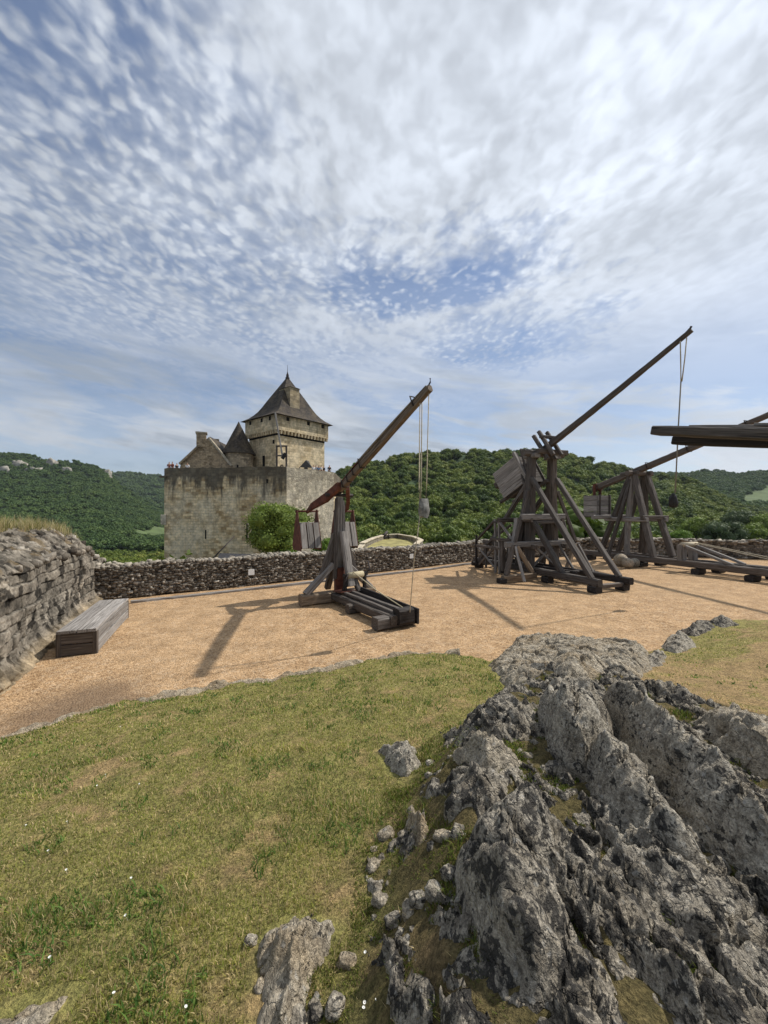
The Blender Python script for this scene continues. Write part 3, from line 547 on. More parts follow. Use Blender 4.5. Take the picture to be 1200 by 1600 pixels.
# loose stones (templates: lumpy cube-spheres)
def lump_mesh(seed, n=6, amp=.28, sq=(1, .8, .6)):
    bm = bmesh.new(); bmesh.ops.create_icosphere(bm, subdivisions=3, radius=1); V = np.array([v.co[:] for v in bm.verts])
    V = np.sign(V) * np.abs(V) ** .75; V *= (1 + amp * fbm(V * 1.3 + seed * 3.7, 4))[:, None]; V *= np.array(sq)
    for v, c in zip(bm.verts, V): v.co = c
    me = bpy.data.meshes.new('lump'); bm.to_mesh(me); bm.free(); me.polygons.foreach_set('use_smooth', [True] * len(me.polygons)); return me
protos = []
for k in range(4):
    me = lump_mesh(k + 1); me.materials.append((M_ROCKM, M_ROCKP, M_ROCKP, M_ROCKD)[k]); protos.append(me)
rr = random.Random(5); cnt = 0
for k in range(400):
    zone = rr.choice([(560, 730, 1190, 1540), (385, 560, 1430, 1600), (690, 840, 1130, 1240), (560, 720, 1280, 1480)])
    px = rr.uniform(zone[0], zone[1]); py = rr.uniform(zone[2], zone[3]); x, y = ray_turf(px, py)
    if px < 545 and py < 1470 or (px < 600 and py < 1330): continue
    s = rr.uniform(.012, .042)
    o = bpy.data.objects.new('loose_stone', protos[rr.randrange(4)]); COL.objects.link(o)
    o.location = (x, y, float(turf_z(np.array([x]), np.array([y]))[0]) + s * .25 + .02 * float(soil_mask(np.array([x]), np.array([y]))[0])); o.rotation_euler = (rr.uniform(-.4, .4), rr.uniform(-.4, .4), rr.uniform(0, 6)); o.scale = (s, s, s)
    tag(o, 'small loose stone in bare earth around the outcrop', 'stone', 'loose stones around the outcrop'); cnt += 1
    if cnt >= 70: break

# stone edging between lawn and gravel
def edging(pts, w, H, seed, label):
    P = [Vector((*p, 0)) for p in pts]; L = [0]
    for a, b in zip(P, P[1:]): L.append(L[-1] + (b - a).length)
    s = np.arange(0, L[-1], .022); q = np.linspace(-.5, .5, 17)
    cx = np.interp(s, L, [p.x for p in P]); cy = np.interp(s, L, [p.y for p in P]); tx = np.gradient(cx); ty = np.gradient(cy); n = np.hypot(tx, ty); k = np.ones(25) / 25
    nx, ny = -ty / n, tx / n; wv = w * (.75 + .55 * fbm(p3(s * 1.2, s * 0, seed), 3)); S, Q = np.meshgrid(s, q, indexing='ij')
    off = .10 * fbm(p3(s * 1.0, s * 0, seed + 3), 3)
    X = cx[:, None] + nx[:, None] * (Q * wv[:, None] + off[:, None]); Y = cy[:, None] + ny[:, None] * (Q * wv[:, None] + off[:, None])
    cell = np.abs(pnoise(p3(S * 2.6, Q * 1.2, seed + 8))) ; hp = 1 - np.abs(Q * 2) ** 3
    Z = .03 + .05 * fbm(p3(S * 1.6, Q * 0, 40), 3) + hp * H * (.55 + .9 * fbm(p3(X * 3, Y * 3, seed), 3) + .4 * sstep(cell, 0, .2)) + .02 * ridged(p3(X * 10, Y * 10), 3) - (1 - hp) * .12
    o = link('stone_edging', mesh_np('stone_edging', np.stack([X, Y, Z], -1).reshape(-1, 3), grid_faces(len(q), len(s)), True), M_ROCKT); tag(o, label, 'edging'); return o
edging(EDGE[1:10], .42, .075, 3, 'ragged line of bedrock edging along the left lawn border')

# ================================================================ GRASS
def blades(name, x, y, z, h, w, col, mat=M_BLADE, lean=.5, label='', cat='grass', tri=True):
    n = len(x); a = RNG.uniform(0, 2 * np.pi, n); la = RNG.uniform(0, 2 * np.pi, n); ll = h * lean * RNG.uniform(.2, 1.2, n)
    dx, dy = np.cos(a) * w / 2, np.sin(a) * w / 2; mx, my = np.cos(la) * ll, np.sin(la) * ll; hz = h * RNG.uniform(.55, 1.0, n)
    b0 = np.stack([x - dx, y - dy, z - .005], -1); b1 = np.stack([x + dx, y + dy, z - .005], -1)
    m1 = np.stack([x + dx * .8 + mx * .35, y + dy * .8 + my * .35, z + hz * .62], -1); m0 = np.stack([x - dx * .8 + mx * .35, y - dy * .8 + my * .35, z + hz * .62], -1)
    t0 = np.stack([x + mx, y + my, z + hz], -1)
    V = np.stack([b0, b1, m1, m0, t0], 1).reshape(-1, 3); i = np.arange(n)[:, None] * 5
    Fq = np.concatenate([i + np.array([[0, 1, 2]]), i + np.array([[0, 2, 3]]), i + np.array([[3, 2, 4]])])
    o = link(name, mesh_np(name, V, Fq, False, np.repeat(col, 5, 0)), mat); return tag(o, label, cat, None, 'stuff')
def in_rocks(x, y):
    r = np.zeros(len(x), bool)
    for p in ROCKS: r |= inside(x, y, p)
    return r
N = 330000
rad = 1.0 * (10.5 / 1.0) ** (RNG.uniform(0, 1, N) ** .80); th = RNG.uniform(R(-58), R(58), N); x = rad * np.sin(th); y = rad * np.cos(th)
d = turf_d(x, y); dry = turf_dry(x, y); sm = soil_mask(x, y); clump = fbm(p3(x * 4, y * 4, 6), 3); tall = fbm(p3(x * 1.5, y * 1.5, 12), 3)
prob = np.clip(1.05 - .80 * dry + .5 * clump, .06, 1) * np.clip(1.1 - 1.0 * sm, .12, 1)
k = (d > .02) & ~in_rocks(x, y) & (RNG.uniform(0, 1, N) < prob); x, y, dry, clump, tall, rad, d, sm = (v[k] for v in (x, y, dry, clump, tall, rad, d, sm)); n = len(x)
h = (.010 + .014 * RNG.uniform(0, 1, n) + .026 * sstep(clump + tall, .15, .8)) * (1 - .45 * dry) * (1 + .35 * sstep(rad, 2.5, 1.2)); w = (.0026 + .0018 * RNG.uniform(0, 1, n)) * np.clip(rad / 2.2, .9, 3.0)
gc = np.array([[.225, .265, .050], [.30, .315, .070], [.37, .345, .10], [.60, .475, .25], [.14, .215, .045]]); idx = np.where(RNG.uniform(0, 1, n) < .40 + .52 * dry, 3, RNG.integers(0, 3, n)); idx = np.where((tall > .12) & (RNG.uniform(0, 1, n) < .55) & (idx != 3), 4, idx)
col = gc[idx] * RNG.uniform(.62, 1.3, n)[:, None] * (1 + .38 * np.clip(clump, -1, 1))[:, None] * .92
blades('lawn_grass', x, y, turf_z(x, y), h, w, col, label='short patchy lawn grass, green and straw coloured', lean=.8)
N = 46000; rad2 = 1.0 * 8.0 ** (RNG.uniform(0, 1, N) ** .8); th = RNG.uniform(R(-58), R(50), N); x2 = rad2 * np.sin(th); y2 = rad2 * np.cos(th); pc = fbm(p3(x2 * 2.6, y2 * 2.6, 44), 4)
k = (pc > .27) & (turf_d(x2, y2) > .05) & ~in_rocks(x2, y2) & (turf_dry(x2, y2) < .75) & (soil_mask(x2, y2) < .5); x2, y2, rad2, pc = x2[k], y2[k], rad2[k], pc[k]; n = len(x2)
col = np.array([[.075, .15, .030], [.11, .19, .035], [.16, .24, .05]])[RNG.integers(0, 3, n)] * RNG.uniform(.65, 1.25, n)[:, None]
blades('lawn_weeds', x2, y2, turf_z(x2, y2), .022 + .022 * RNG.uniform(0, 1, n), .008 * np.clip(rad2 / 3, .9, 2.2), col, label='dark green clover and low weeds patching the lawn', cat='weeds', lean=1.3)
# tufts and moss between the rocks
N = 150000; y = .55 * (4.6 / .55) ** RNG.uniform(0, 1, N); x = y * RNG.uniform(-.25, 1.15, N)
cl = fbm(p3(x * 5, y * 5, 21), 3); k = (cl > -.22) & (turf_d(x, y) > .1) & (soil_mask(x, y) > .12); x, y, cl = x[k], y[k], cl[k]; n = len(x)
col = np.array([[.10, .15, .022], [.17, .20, .035], [.20, .16, .06], [.13, .16, .03]])[RNG.integers(0, 4, n)] * RNG.uniform(.6, 1.25, n)[:, None]
blades('ground_cover', x, y, turf_z(x, y) + .03 * soil_mask(x, y), (.012 + .030 * RNG.uniform(0, 1, n) * sstep(cl, 0, .6)) * np.clip(y / 2, .5, 1.2), .0050 * np.clip(y / 2, .45, 1.3), col, label='moss and low weeds in the crevices of the outcrop', cat='weeds', lean=1.2)

# daisies
dm = bpy.data.meshes.new('daisy'); bm = bmesh.new()
for k in range(9):
    a = 2 * math.pi * k / 9; c, s = math.cos(a), math.sin(a); q = [bm.verts.new(Vector((c * r_ - s * w_, s * r_ + c * w_, z_))) for r_, w_, z_ in ((.003, -.002, .050), (.011, -.0028, .053), (.013, 0, .053), (.011, .0028, .053), (.003, .002, .050))]; bm.faces.new(q)
for k in range(3):
    a = 2.1 * k; q = [bm.verts.new((.001 * math.cos(a), .001 * math.sin(a), 0)), bm.verts.new((.001 * math.cos(a + 2.1), .001 * math.sin(a + 2.1), 0)), bm.verts.new((.001 * math.cos(a + 2.1), .001 * math.sin(a + 2.1), .05)), bm.verts.new((.001 * math.cos(a), .001 * math.sin(a), .05))]; bm.faces.new(q)
bm.to_mesh(dm); bm.free(); dm.materials.append(m_flat('daisy_petal', (.78, .77, .72), .6, .03, 9, 0))
for (px, py) in [(573, 1477), (588, 1555), (570, 1553), (566, 1567), (648, 1406), (200, 1420), (80, 1485), (152, 1222), (220, 1218), (107, 1278), (77, 1322), (286, 1563), (203, 1364), (175, 1545), (105, 1350), (38, 1285), (188, 1132), (166, 1206)]:
    x, y = ray_turf(px, py, .05); o = bpy.data.objects.new('daisy', dm); COL.objects.link(o); o.location = (x, y, float(turf_z(np.array([x]), np.array([y]))[0])); o.rotation_euler = (rr.uniform(-.3, .3), rr.uniform(-.3, .3), rr.uniform(0, 6)); o.scale = (.42, .42, .6)
    tag(o, 'tiny white daisy in the lawn', 'flower', 'daisies in the lawn')

# ================================================================ PARAPET WALL OF RUBBLE
_ic = bmesh.new(); bmesh.ops.create_cube(_ic, size=2); bmesh.ops.subdivide_edges(_ic, edges=_ic.edges[:], cuts=1, use_grid_fill=True)
_ic.verts.ensure_lookup_table(); SV = np.array([v.co[:] for v in _ic.verts]); SF = np.array([[v.index for v in f.verts] for f in _ic.faces]); _ic.free()
_nn = np.linalg.norm(SV, axis=1, keepdims=True); SV = SV * (.55 + .45 / _nn * 1.25)
class Stones:
    def __init__(s): s.v = []; s.c = []; s.n = 0
    def add(s, pos, ax, ay, az, col):
        V = SV * (1 + RNG.uniform(-.22, .22, SV.shape)); M = np.stack([ax, ay, az]); s.v.append(V @ M + np.asarray(pos)); s.c.append(np.repeat(np.asarray(col)[None], len(SV), 0)); s.n += 1
    def mesh(s, name, extraV=None, extraF=None):
        V = np.concatenate(s.v); Fs = np.concatenate([SF + len(SV) * k for k in range(s.n)]); C = np.concatenate(s.c)
        if extraV is not None: Fs = np.concatenate([Fs, np.asarray(extraF) + len(V)]); V = np.concatenate([V, extraV]); C = np.concatenate([C, np.tile(np.array([.07, .058, .045]), (len(extraV), 1))])
        return mesh_np(name, V, Fs, False, C)
def stone_col(u, z, dark=.5):
    r = RNG.uniform(); base = np.array([.17, .145, .115]) if r < .5 else np.array([.28, .245, .20]) if r < .82 else np.array([.07, .058, .046]) if r < .93 else np.array([.42, .38, .32]); return base * RNG.uniform(.55, 1.12)
def rubble_run(path, H, T, name, label, top_pale=True, sx=.095, sz=.06):
    st = Stones(); P = [Vector((*p, 0)) for p in path]; eV = []; eF = []
    for a, b in zip(P, P[1:]):
        L = (b - a).length; t = (b - a) / L; nrm = Vector((t.y, -t.x, 0)); far = min(1.8, max(1, ((a + b) / 2).length / 15))
        z = .02
        while z < H:
            hz = sz * far * RNG.uniform(.8, 1.25); s = RNG.uniform(0, .1)
            while s < L:
                w = sx * far * RNG.uniform(.6, 1.5); c = a + t * (s + w / 2) + nrm * RNG.uniform(-.015, .035); tilt = RNG.uniform(-.25, .25)
                st.add((c.x, c.y, z + hz / 2 + .03 * math.sin((s) * 1.7)), np.array([t.x, t.y, tilt]) * w * .56, np.array([nrm.x, nrm.y, RNG.uniform(-.2, .2)]) * .10, np.array([-t.x * tilt, -t.y * tilt, 1]) * hz * .56, stone_col(s, z)); s += w
            z += hz
        s = 0
        while s < L:       # coping of thin stones set across the head
            w = .11 * far * RNG.uniform(.6, 1.4)
            for q in np.arange(.0, T, .17 * far):
                c = a + t * (s + w / 2 + RNG.uniform(-.03, .03)) - nrm * (q + RNG.uniform(-.03, .03)); st.add((c.x, c.y, H + RNG.uniform(-.02, .05) + .03 * math.sin(s * 1.7)), np.array([t.x, t.y, RNG.uniform(-.3, .3)]) * w * .55, np.array([nrm.x, nrm.y, RNG.uniform(-.3, .3)]) * .11 * far, np.array([0, 0, 1]) * RNG.uniform(.03, .06), np.array([.30, .265, .215]) * RNG.uniform(.55, 1.35))
            s += w
        k = len(eV); a2 = a - nrm * .03; b2 = b - nrm * .03
        for p, zz in ((a2, -1.2), (b2, -1.2), (b2, H), (a2, H), (a2 - nrm * T, -1.8), (b2 - nrm * T, -1.8), (b2 - nrm * T, H), (a2 - nrm * T, H)): eV.append((p.x, p.y, zz))
        eF += [(k, k + 1, k + 2, k + 3), (k + 3, k + 2, k + 6, k + 7), (k + 5, k + 4, k + 7, k + 6), (k, k + 3, k + 7, k + 4), (k + 1, k + 5, k + 6, k + 2)]
    o = link(name, st.mesh(name, np.array(eV), eF), M_RUBBLE); return tag(o, label, 'wall')
PW = rubble_run(WALL[:-1], .90, .55, 'parapet_wall', 'long low parapet of dark rubble stones around the gravel yard')
# kerb board and gravel strip in front of the wall
kb = thing('path_kerb', (-4, 13, 0), 'thin pale kerb board along the foot of the parapet', 'kerb'); ki = wall_inset(-.85)
for a, b in zip(ki[1:6], ki[2:7]): beam('kerb_board', kb, (a[0], a[1], .03), (b[0], b[1], .03), .10, .10, M_WOODG, rough=.1)
for (px, py, Yw) in ((389, 894, 0), (637, 869, 0)):
    best = None
    for a, b in zip(WALL, WALL[1:]):
        u = (px - 600) / F; den = (b[0] - a[0]) - u * (b[1] - a[1]); q = (u * a[1] - a[0]) / den if abs(den) > 1e-9 else -1
        if 0 <= q <= 1: best = (Vector((a[0] + (b[0] - a[0]) * q, a[1] + (b[1] - a[1]) * q, 0)), (Vector(b) - Vector(a)).normalized())
    p, t = best; nrm = Vector((t.y, -t.x, 0)); c = p + nrm * .27; z = EYE - (py - 800) / F * c.y; c.z = z; t3 = Vector((t.x, t.y, 0)) * .10
    root = thing('placard', (c.x, c.y, z - .1), 'small white placard on the parapet ' + ('left of the smaller trebuchet' if px < 500 else 'behind the hanging sling rope'), 'placard')
    beam('board', root, c - t3, c + t3, .012, .19, M_PLACARD, rough=.01, seg=1, round_=.08); beam('bracket', root, c - nrm * .26, c - nrm * .007, .03, .03, M_DARKIRON)

# ================================================================ RUINED LEFT WALL
A0 = Vector((-4.2, 3.0)); B0 = Vector((-8.72, 12.55)); L = (B0 - A0).length; tt = (B0 - A0) / L; nn = Vector((tt.y, -tt.x))      # nn points to the yard
s = np.arange(-.2, L, .015); H0 = 2.15
prof_s = np.array([-.3, 1.5, 2.6, 4.0, 5.2, 6.4, 7.4, 8.6, 9.5, 10.3]); top_f = np.interp(s, prof_s, [1.45, 1.5, 1.52, 1.55, 1.55, 1.52, 1.52, 1.48, 1.22, .95])
crest = np.interp(s, prof_s, [1.95, 2.0, 2.05, 2.08, 2.05, 2.02, 2.02, 1.95, 1.55, 1.0]); crest = crest + .09 * fbm(p3(s * 1.3, s * 0, 5), 4); top_f = top_f + .12 * fbm(p3(s * 1.6, s * 0, 2), 4)
vf = np.linspace(0, 1, 124); vt = np.linspace(0, 1, 70)[1:]; nv = len(vf) + len(vt); S = np.repeat(s[:, None], nv, 1)
zf = -.15 + (top_f[:, None] + .15) * vf[None]; back = .02 + .10 * vf[None] + 0 * s[:, None]
q = vt[None]; stp = 1.25 + 2.2 * sstep(s, 5.2, 8.2)
def topz(i, b): return top_f[i] + (crest[i] - top_f[i]) * np.sin(np.minimum(np.clip((b - .12) / 2.3, 0, 1) * stp[i], 1) * math.pi / 2)
zt = top_f[:, None] + (crest - top_f)[:, None] * np.sin(np.minimum(q * stp[:, None], 1) * math.pi / 2); bt = .12 + 2.3 * q + 0 * s[:, None]
zt = np.where(q > .86, zt - (q - .86) * 12, zt)
Zm = np.concatenate([zf, zt], 1); Bm = np.concatenate([back, bt], 1)
# coursed masonry relief on the face
row = .19; warp = .08 * fbm(p3(S * .8, Zm * 1.5, 3), 4); rz = (Zm + warp) / row; ri = np.floor(rz); fz = rz - ri; hsh = np.modf(np.abs(np.sin(ri * 12.9898) * 43758.5))[0]
bwid = .34 + .34 * hsh; sx_ = S / bwid + hsh * 7 + .05 * fbm(p3(S * 2, Zm * 2, 7), 2); fi = np.floor(sx_); fx = sx_ - fi; bh_ = np.modf(np.abs(np.sin(ri * 78.2 + fi * 37.7) * 9631.7))[0]
joint = np.minimum(sstep(np.minimum(fz, 1 - fz), .015, .085), sstep(np.minimum(fx, 1 - fx) * bwid / row, .015, .085)); isface = (np.arange(nv) < len(vf))[None]
wear = sstep(fbm(p3(S * .7, Zm * 1.1, 14), 4), -.15, .35); foot = 1 - sstep(Zm, .04, np.maximum(.10, .30 + .30 * pnoise(p3(S * .9, S * 0, 2))))
rubb = ridged(p3(S * 4.2, Bm * 4.2, 1 + Zm * 4.2), 4)
disp = np.where(isface, (.045 * joint + .075 * (bh_ - .5)) * (1 - .6 * wear) * (1 - foot) + .028 * ridged(p3(S * 6, Zm * 9, 4), 5) * (.4 + wear * .8) + foot * (.10 + .12 * ridged(p3(S * 2.5, Zm * 4, 9), 4)) + .07 * fbm(p3(S * .6, Zm * .8, 6), 3), 0)
upd = np.where(isface, 0, .085 * rubb + .05 * ridged(p3(S * 11, Bm * 11, 6), 3)) * np.where(q.mean() > 0, 1, 1)
Xm = A0.x + tt.x * S - nn.x * (Bm - disp); Ym = A0.y + tt.y * S - nn.y * (Bm - disp); Zm2 = Zm + upd
tint = np.full(Xm.shape + (3,), 0.) + np.array([.185, .162, .130]); nA = fbm(p3(S * 3, Zm * 3 + Bm * 3, 5), 5)[..., None]; tint = tint * (1 + .75 * nA) * (1 + .5 * (bh_[..., None] - .5) * isface[..., None])
lich = sstep(fbm(p3(S * 4, Zm * 4, 31 + Bm * 4), 5), .12, .34)[..., None]; tint = tint * (1 - lich * .8); tint = np.where(isface[..., None] & (joint[..., None] < .5) & (wear[..., None] < .6), tint * .22, tint)
ft = foot[..., None] * isface[..., None]; tint = tint * (1 - ft) + ft * np.array([.25, .195, .125]) * (1 + .9 * nA)
er = (~isface[..., None]) * sstep(fbm(p3(S * 2, Bm * 2, 8), 4), .05, .4)[..., None]; tint = tint * (1 - er * .7) + er * .7 * np.array([.16, .115, .06])
RW = link('ruined_wall', mesh_np('ruined_wall', np.stack([Xm, Ym, Zm2], -1).reshape(-1, 3), grid_faces(nv, len(s)), True, np.clip(tint.reshape(-1, 3), .012, 1)), m_tint('ruin_masonry', .93, .35, 22, .8, .02))
tag(RW, 'crumbling thick masonry wall at the left with grass on its broken top', 'wall')
# rubble stones tumbled on the slope of the ruin top
st = Stones()
for k in range(1300):
    ss = RNG.uniform(0, L - .2); b_ = RNG.uniform(.05, 1.4) if RNG.uniform() < .8 else RNG.uniform(.05, 2.1); i = min(len(s) - 1, int((ss + .2) / .015)); z = float(topz(i, b_)) + .01; sz = RNG.uniform(.025, .075) * (1.3 if ss > 5 else 1)
    x = A0.x + tt.x * ss - nn.x * b_; y = A0.y + tt.y * ss - nn.y * b_; a = RNG.uniform(0, 6.28); st.add((x, y, z), np.array([math.cos(a), math.sin(a), RNG.uniform(-.5, .5)]) * sz, np.array([-math.sin(a), math.cos(a), RNG.uniform(-.5, .5)]) * sz * .8, np.array([0, 0, 1]) * sz * .7, stone_col(0, 0) * .95)
o = link('wall_rubble', st.mesh('wall_rubble'), M_RUBBLE, RW); o['kind'] = 'stuff'
# tall straw grass on the ruin
n = 46000; ss = RNG.uniform(-.2, L - 1.05, n); b_ = RNG.uniform(.30, 2.35, n); b_ = np.maximum(b_, 1.05 - .72 * sstep(ss, 6.0, 8.4) + RNG.uniform(0, .35, n)); cl = fbm(p3(ss * 2, b_ * 2, 3), 3); k = cl > -.20; ss, b_, cl = ss[k], b_[k], cl[k]; n = len(ss)
i = np.clip(((ss + .2) / .015).astype(int), 0, len(s) - 1); z = topz(i, b_) - .03; tallk = RNG.uniform(0, 1, n) ** 2.2
col = np.array([[.50, .40, .20], [.38, .33, .14], [.20, .23, .06], [.60, .52, .32]])[RNG.integers(0, 4, n)] * RNG.uniform(.7, 1.2, n)[:, None]
blades('wall_top_grass', A0.x + tt.x * ss - nn.x * b_, A0.y + tt.y * ss - nn.y * b_, z + .05, .13 + .34 * tallk, .009 + 0 * ss, col, label='tall straw coloured grass on the broken wall top', lean=.45)

# ================================================================ BENCH
bl = Vector((-5.02, 7.15, 0)); br_ = Vector((-5.07, 7.08, 0)); fr = Vector((-6.05, 9.75, 0)); bd = (Vector((-6.06, 9.5, 0)) - br_).normalized(); bn = Vector((-bd.y, bd.x, 0)); BL = 2.6; BW = .60
def BP(a, b, z): return br_ + bd * a + bn * b + Vector((0, 0, z))
bench = thing('bench', BP(BL / 2, BW / 2, 0), 'long boxy grey plank bench beside the ruined wall', 'bench')
for k in range(2): beam('seat_plank', bench, BP(-.03, BW * (.25 + .5 * k), .425), BP(BL + .03, BW * (.25 + .5 * k), .425), BW / 2 - .022, .05, M_WOODG, rough=.02, round_=.1)
for z in (.105, .30):
    beam('side_plank', bench, BP(.07, .02, z), BP(BL - .03, .02, z), .035, .172, M_WOODG, rough=.02, round_=.1); beam('back_plank', bench, BP(.07, BW - .02, z), BP(BL - .03, BW - .02, z), .035, .185, M_WOODG, rough=.02, round_=.1)
    for a in (.02, BL - .02): beam('end_plank', bench, BP(a, .07, z), BP(a, BW - .07, z), .03, .18, M_WOODB, rough=.02, round_=.1)
for a in (.03, BL - .03):
    for b in (.035, BW - .035): beam('leg', bench, BP(a, b, 0), BP(a, b, .398), .075, .075, M_WOODB, rough=.02, up=bd)

# ================================================================ SMALL TREBUCHET (twin counterweights)
P1 = Vector((-1.25, 11.2, 0)); d1 = Vector((.539, -.843, 0)).normalized(); e1 = Vector((-d1.y, d1.x, 0))
def T1(t, o, z): return P1 + d1 * t + e1 * o + Vector((0, 0, z))
t1 = thing('trebuchet', P1, 'smaller trebuchet with rusty iron forked arm and two planked counterweights', 'trebuchet')
beam('base_beam', t1, T1(0, -1.15, .16), T1(0, 1.12, .16), .26, .30, M_WOODW)
beam('ground_rail', t1, T1(-.2, -.24, .20), T1(3.1, -.24, .20), .16, .20, M_WOODB); beam('ground_rail', t1, T1(-.2, .24, .20), T1(3.08, .24, .20), .16, .22, M_WOOD)
beam('cross_beam', t1, T1(2.92, -.62, .15), T1(2.92, .42, .15), .28, .25, M_WOOD); beam('cross_beam', t1, T1(1.35, -.45, .12), T1(1.35, .42, .12), .20, .22, M_WOODB)
beam('trough_board', t1, T1(.35, -.12, .34), T1(2.95, -.14, .32), .10, .07, M_WOOD); beam('trough_board', t1, T1(.35, .10, .36), T1(3.0, .08, .34), .10, .07, M_WOOD); beam('side_board', t1, T1(.4, .36, .30), T1(3.15, .36, .22), .05, .34, M_WOODK)
beam('end_block', t1, T1(3.06, -.16, .26), T1(3.06, .22, .26), .26, .34, M_WOODK)
# iron column, mast of planks, flared buttresses
beam('iron_column', t1, T1(0, 0, .30), T1(0, 0, .95), .26, .26, M_RUST, rough=.01)
beam('mast', t1, T1(-.07, .0, .62), T1(0, 0, 2.92), .20, .20, M_WOODG, taper=.86); beam('mast_plank', t1, T1(.05, -.17, .66), T1(.02, -.095, 2.88), .10, .17, M_WOOD, taper=.8)
beam('mast_plank', t1, T1(.02, .16, .62), T1(.02, .095, 2.82), .09, .17, M_WOODG, taper=.8)
for sgn in (-1, 1):
    beam('side_brace', t1, T1(0, sgn * 1.0, .30), T1(0, sgn * .20, 1.05), .20, .16, M_WOODG); beam('buttress', t1, T1(-.02, sgn * .52, .70), T1(0, sgn * .14, 1.9), .20, .09, M_WOOD, up=d1, taper=.8)
beam('front_brace', t1, T1(.55, .08, .50), T1(.14, .06, 1.95), .16, .20, M_WOODG, up=e1); beam('front_brace', t1, T1(.62, .30, .34), T1(.14, .14, 1.2), .12, .14, M_WOOD, up=e1); beam('rear_brace', t1, T1(-.75, -.02, .25), T1(-.12, -.02, 1.6), .15, .18, M_WOOD, up=e1)
pl = beam('iron_plate', t1, T1(.15, -.02, .34), T1(.62, -.02, .38), .50, .03, M_RUST, rough=.01)
tube('iron_rod', t1, [T1(.55, -.20, .36), T1(.62, -.16, .62), T1(.60, -.02, .86)], .016, M_DARKIRON)
tube('axle', t1, [T1(0, -.42, 2.97), T1(0, .42, 2.97)], .045, M_DARKIRON, 12)
# arm
arm0 = T1(-.22, 0, 2.90); arm1 = T1(4.0, 0, 4.93); ad = (arm1 - arm0).normalized(); an = Vector((0, 0, 1)) - ad * ad.z; an.normalize()
arm = beam('arm', t1, arm0 + ad * .1 + an * .10, arm1, .155, .19, M_POLE, taper=.72); 
beam('arm_cap', t1, arm0 + ad * 1.55 + an * .212, arm1 + an * .085 - ad * .05, .135, .035, M_WOODG, taper=.74, rough=.02)
for q in (.25, .55, .85, 1.2, 1.6, 4.05):
    tp = 1 - .28 * q / 4.6; c = arm0 + ad * (.1 + q) + an * .10; f = (.155 * tp / 2 + .012, .19 * tp / 2 + (.014 if q < 1.4 else .045)); ring = [c + e1 * (sx * f[0]) + an * (sz * f[1]) for sx, sz in ((-1, -1), (1, -1), (1, 1), (-1, 1), (-1, -1))]
    link('arm_band', tube_mesh([p - c for p in ring], .016, 5), M_DARKIRON, arm, Matrix.Translation(c))
beam('arm_strap', arm, arm0 + an * .208, arm0 + ad * 1.6 + an * .206, .13, .028, M_RUST, rough=.01)
tube('release_pin', arm, [arm1 + an * .05 - ad * .1, arm1 + ad * .05 + an * .10, arm1 + ad * .08 + an * .17], .015, M_DARKIRON)
def fork(sg):
    pts = [arm0 + ad * .55 + e1 * sg * .13 + an * .08, T1(-.12, sg * .34, 2.90), T1(-.60, sg * .56, 2.66), T1(-.90, sg * .60, 2.50)]
    v = []; f = []
    for k, p in enumerate(pts):
        w = (.06, .06, .05, .03)[k]; hgt = (.10, .12, .085, .04)[k]
        for a, b in ((-1, -1), (1, -1), (1, 1), (-1, 1)): v.append(p + e1 * w * a + Vector((0, 0, hgt * b)) - pts[0])
    for k in range(3):
        for j in range(4): a = k * 4 + j; b = k * 4 + (j + 1) % 4; f.append((a, b, b + 4, a + 4))
    f += [(0, 1, 2, 3), (12, 13, 14, 15)]; link('iron_fork', poly_mesh(v, f), M_RUST, t1, Matrix.Translation(pts[0]))
    # counterweight hung from the fork end
    c = T1(-.90, sg * .60, 2.52); hw = .30; hb = .36
    bar = tube('hanger_bar', t1, [c - e1 * (hw + .05), c + e1 * (hw + .05)], .028, M_RUST)
    for q in (-1, 1):
        vv = []; prof = [(-.045, .05), (.045, .05), (hb, -1.0), (hb - .05, -1.12), (-hb + .05, -1.12), (-hb, -1.0)]
        for th in (-.012, .012): vv += [c + e1 * (q * hw + th) + d1 * a + Vector((0, 0, b)) - c for a, b in prof]
        ff = [tuple(range(5, -1, -1)), tuple(range(6, 12))] + [(j, (j + 1) % 6, 6 + (j + 1) % 6, 6 + j) for j in range(6)]; link('side_plate', poly_mesh(vv, ff), M_RUST, t1, Matrix.Translation(c))
    for side in (-1, 1):
        for k in range(3):
            o_ = -hw + .10 + k * .20; s0 = .05 + (.36 - .05) * (.32 / 1.05); a = c + e1 * o_ + d1 * side * (s0 + .01) + Vector((0, 0, -.33)); b = c + e1 * o_ + d1 * side * (hb - .0) + Vector((0, 0, -1.05))
            beam('counterweight_plank', t1, a, b, .168, .035, M_WOODG, up=d1 * side, rough=.02)
    vv = [c * 0 + e1 * (a * (hw - .02)) + d1 * (b * w_) + Vector((0, 0, zz)) for zz, w_ in ((-.34, .12), (-1.06, hb - .05)) for a, b in ((-1, -1), (1, -1), (1, 1), (-1, 1))]
    link('counterweight_box', poly_mesh(vv, [(0, 1, 2, 3), (4, 5, 6, 7)] + [(j, (j + 1) % 4, 4 + (j + 1) % 4, 4 + j) for j in range(4)]), M_RUST, t1, Matrix.Translation(c))
fork(-1); fork(1)
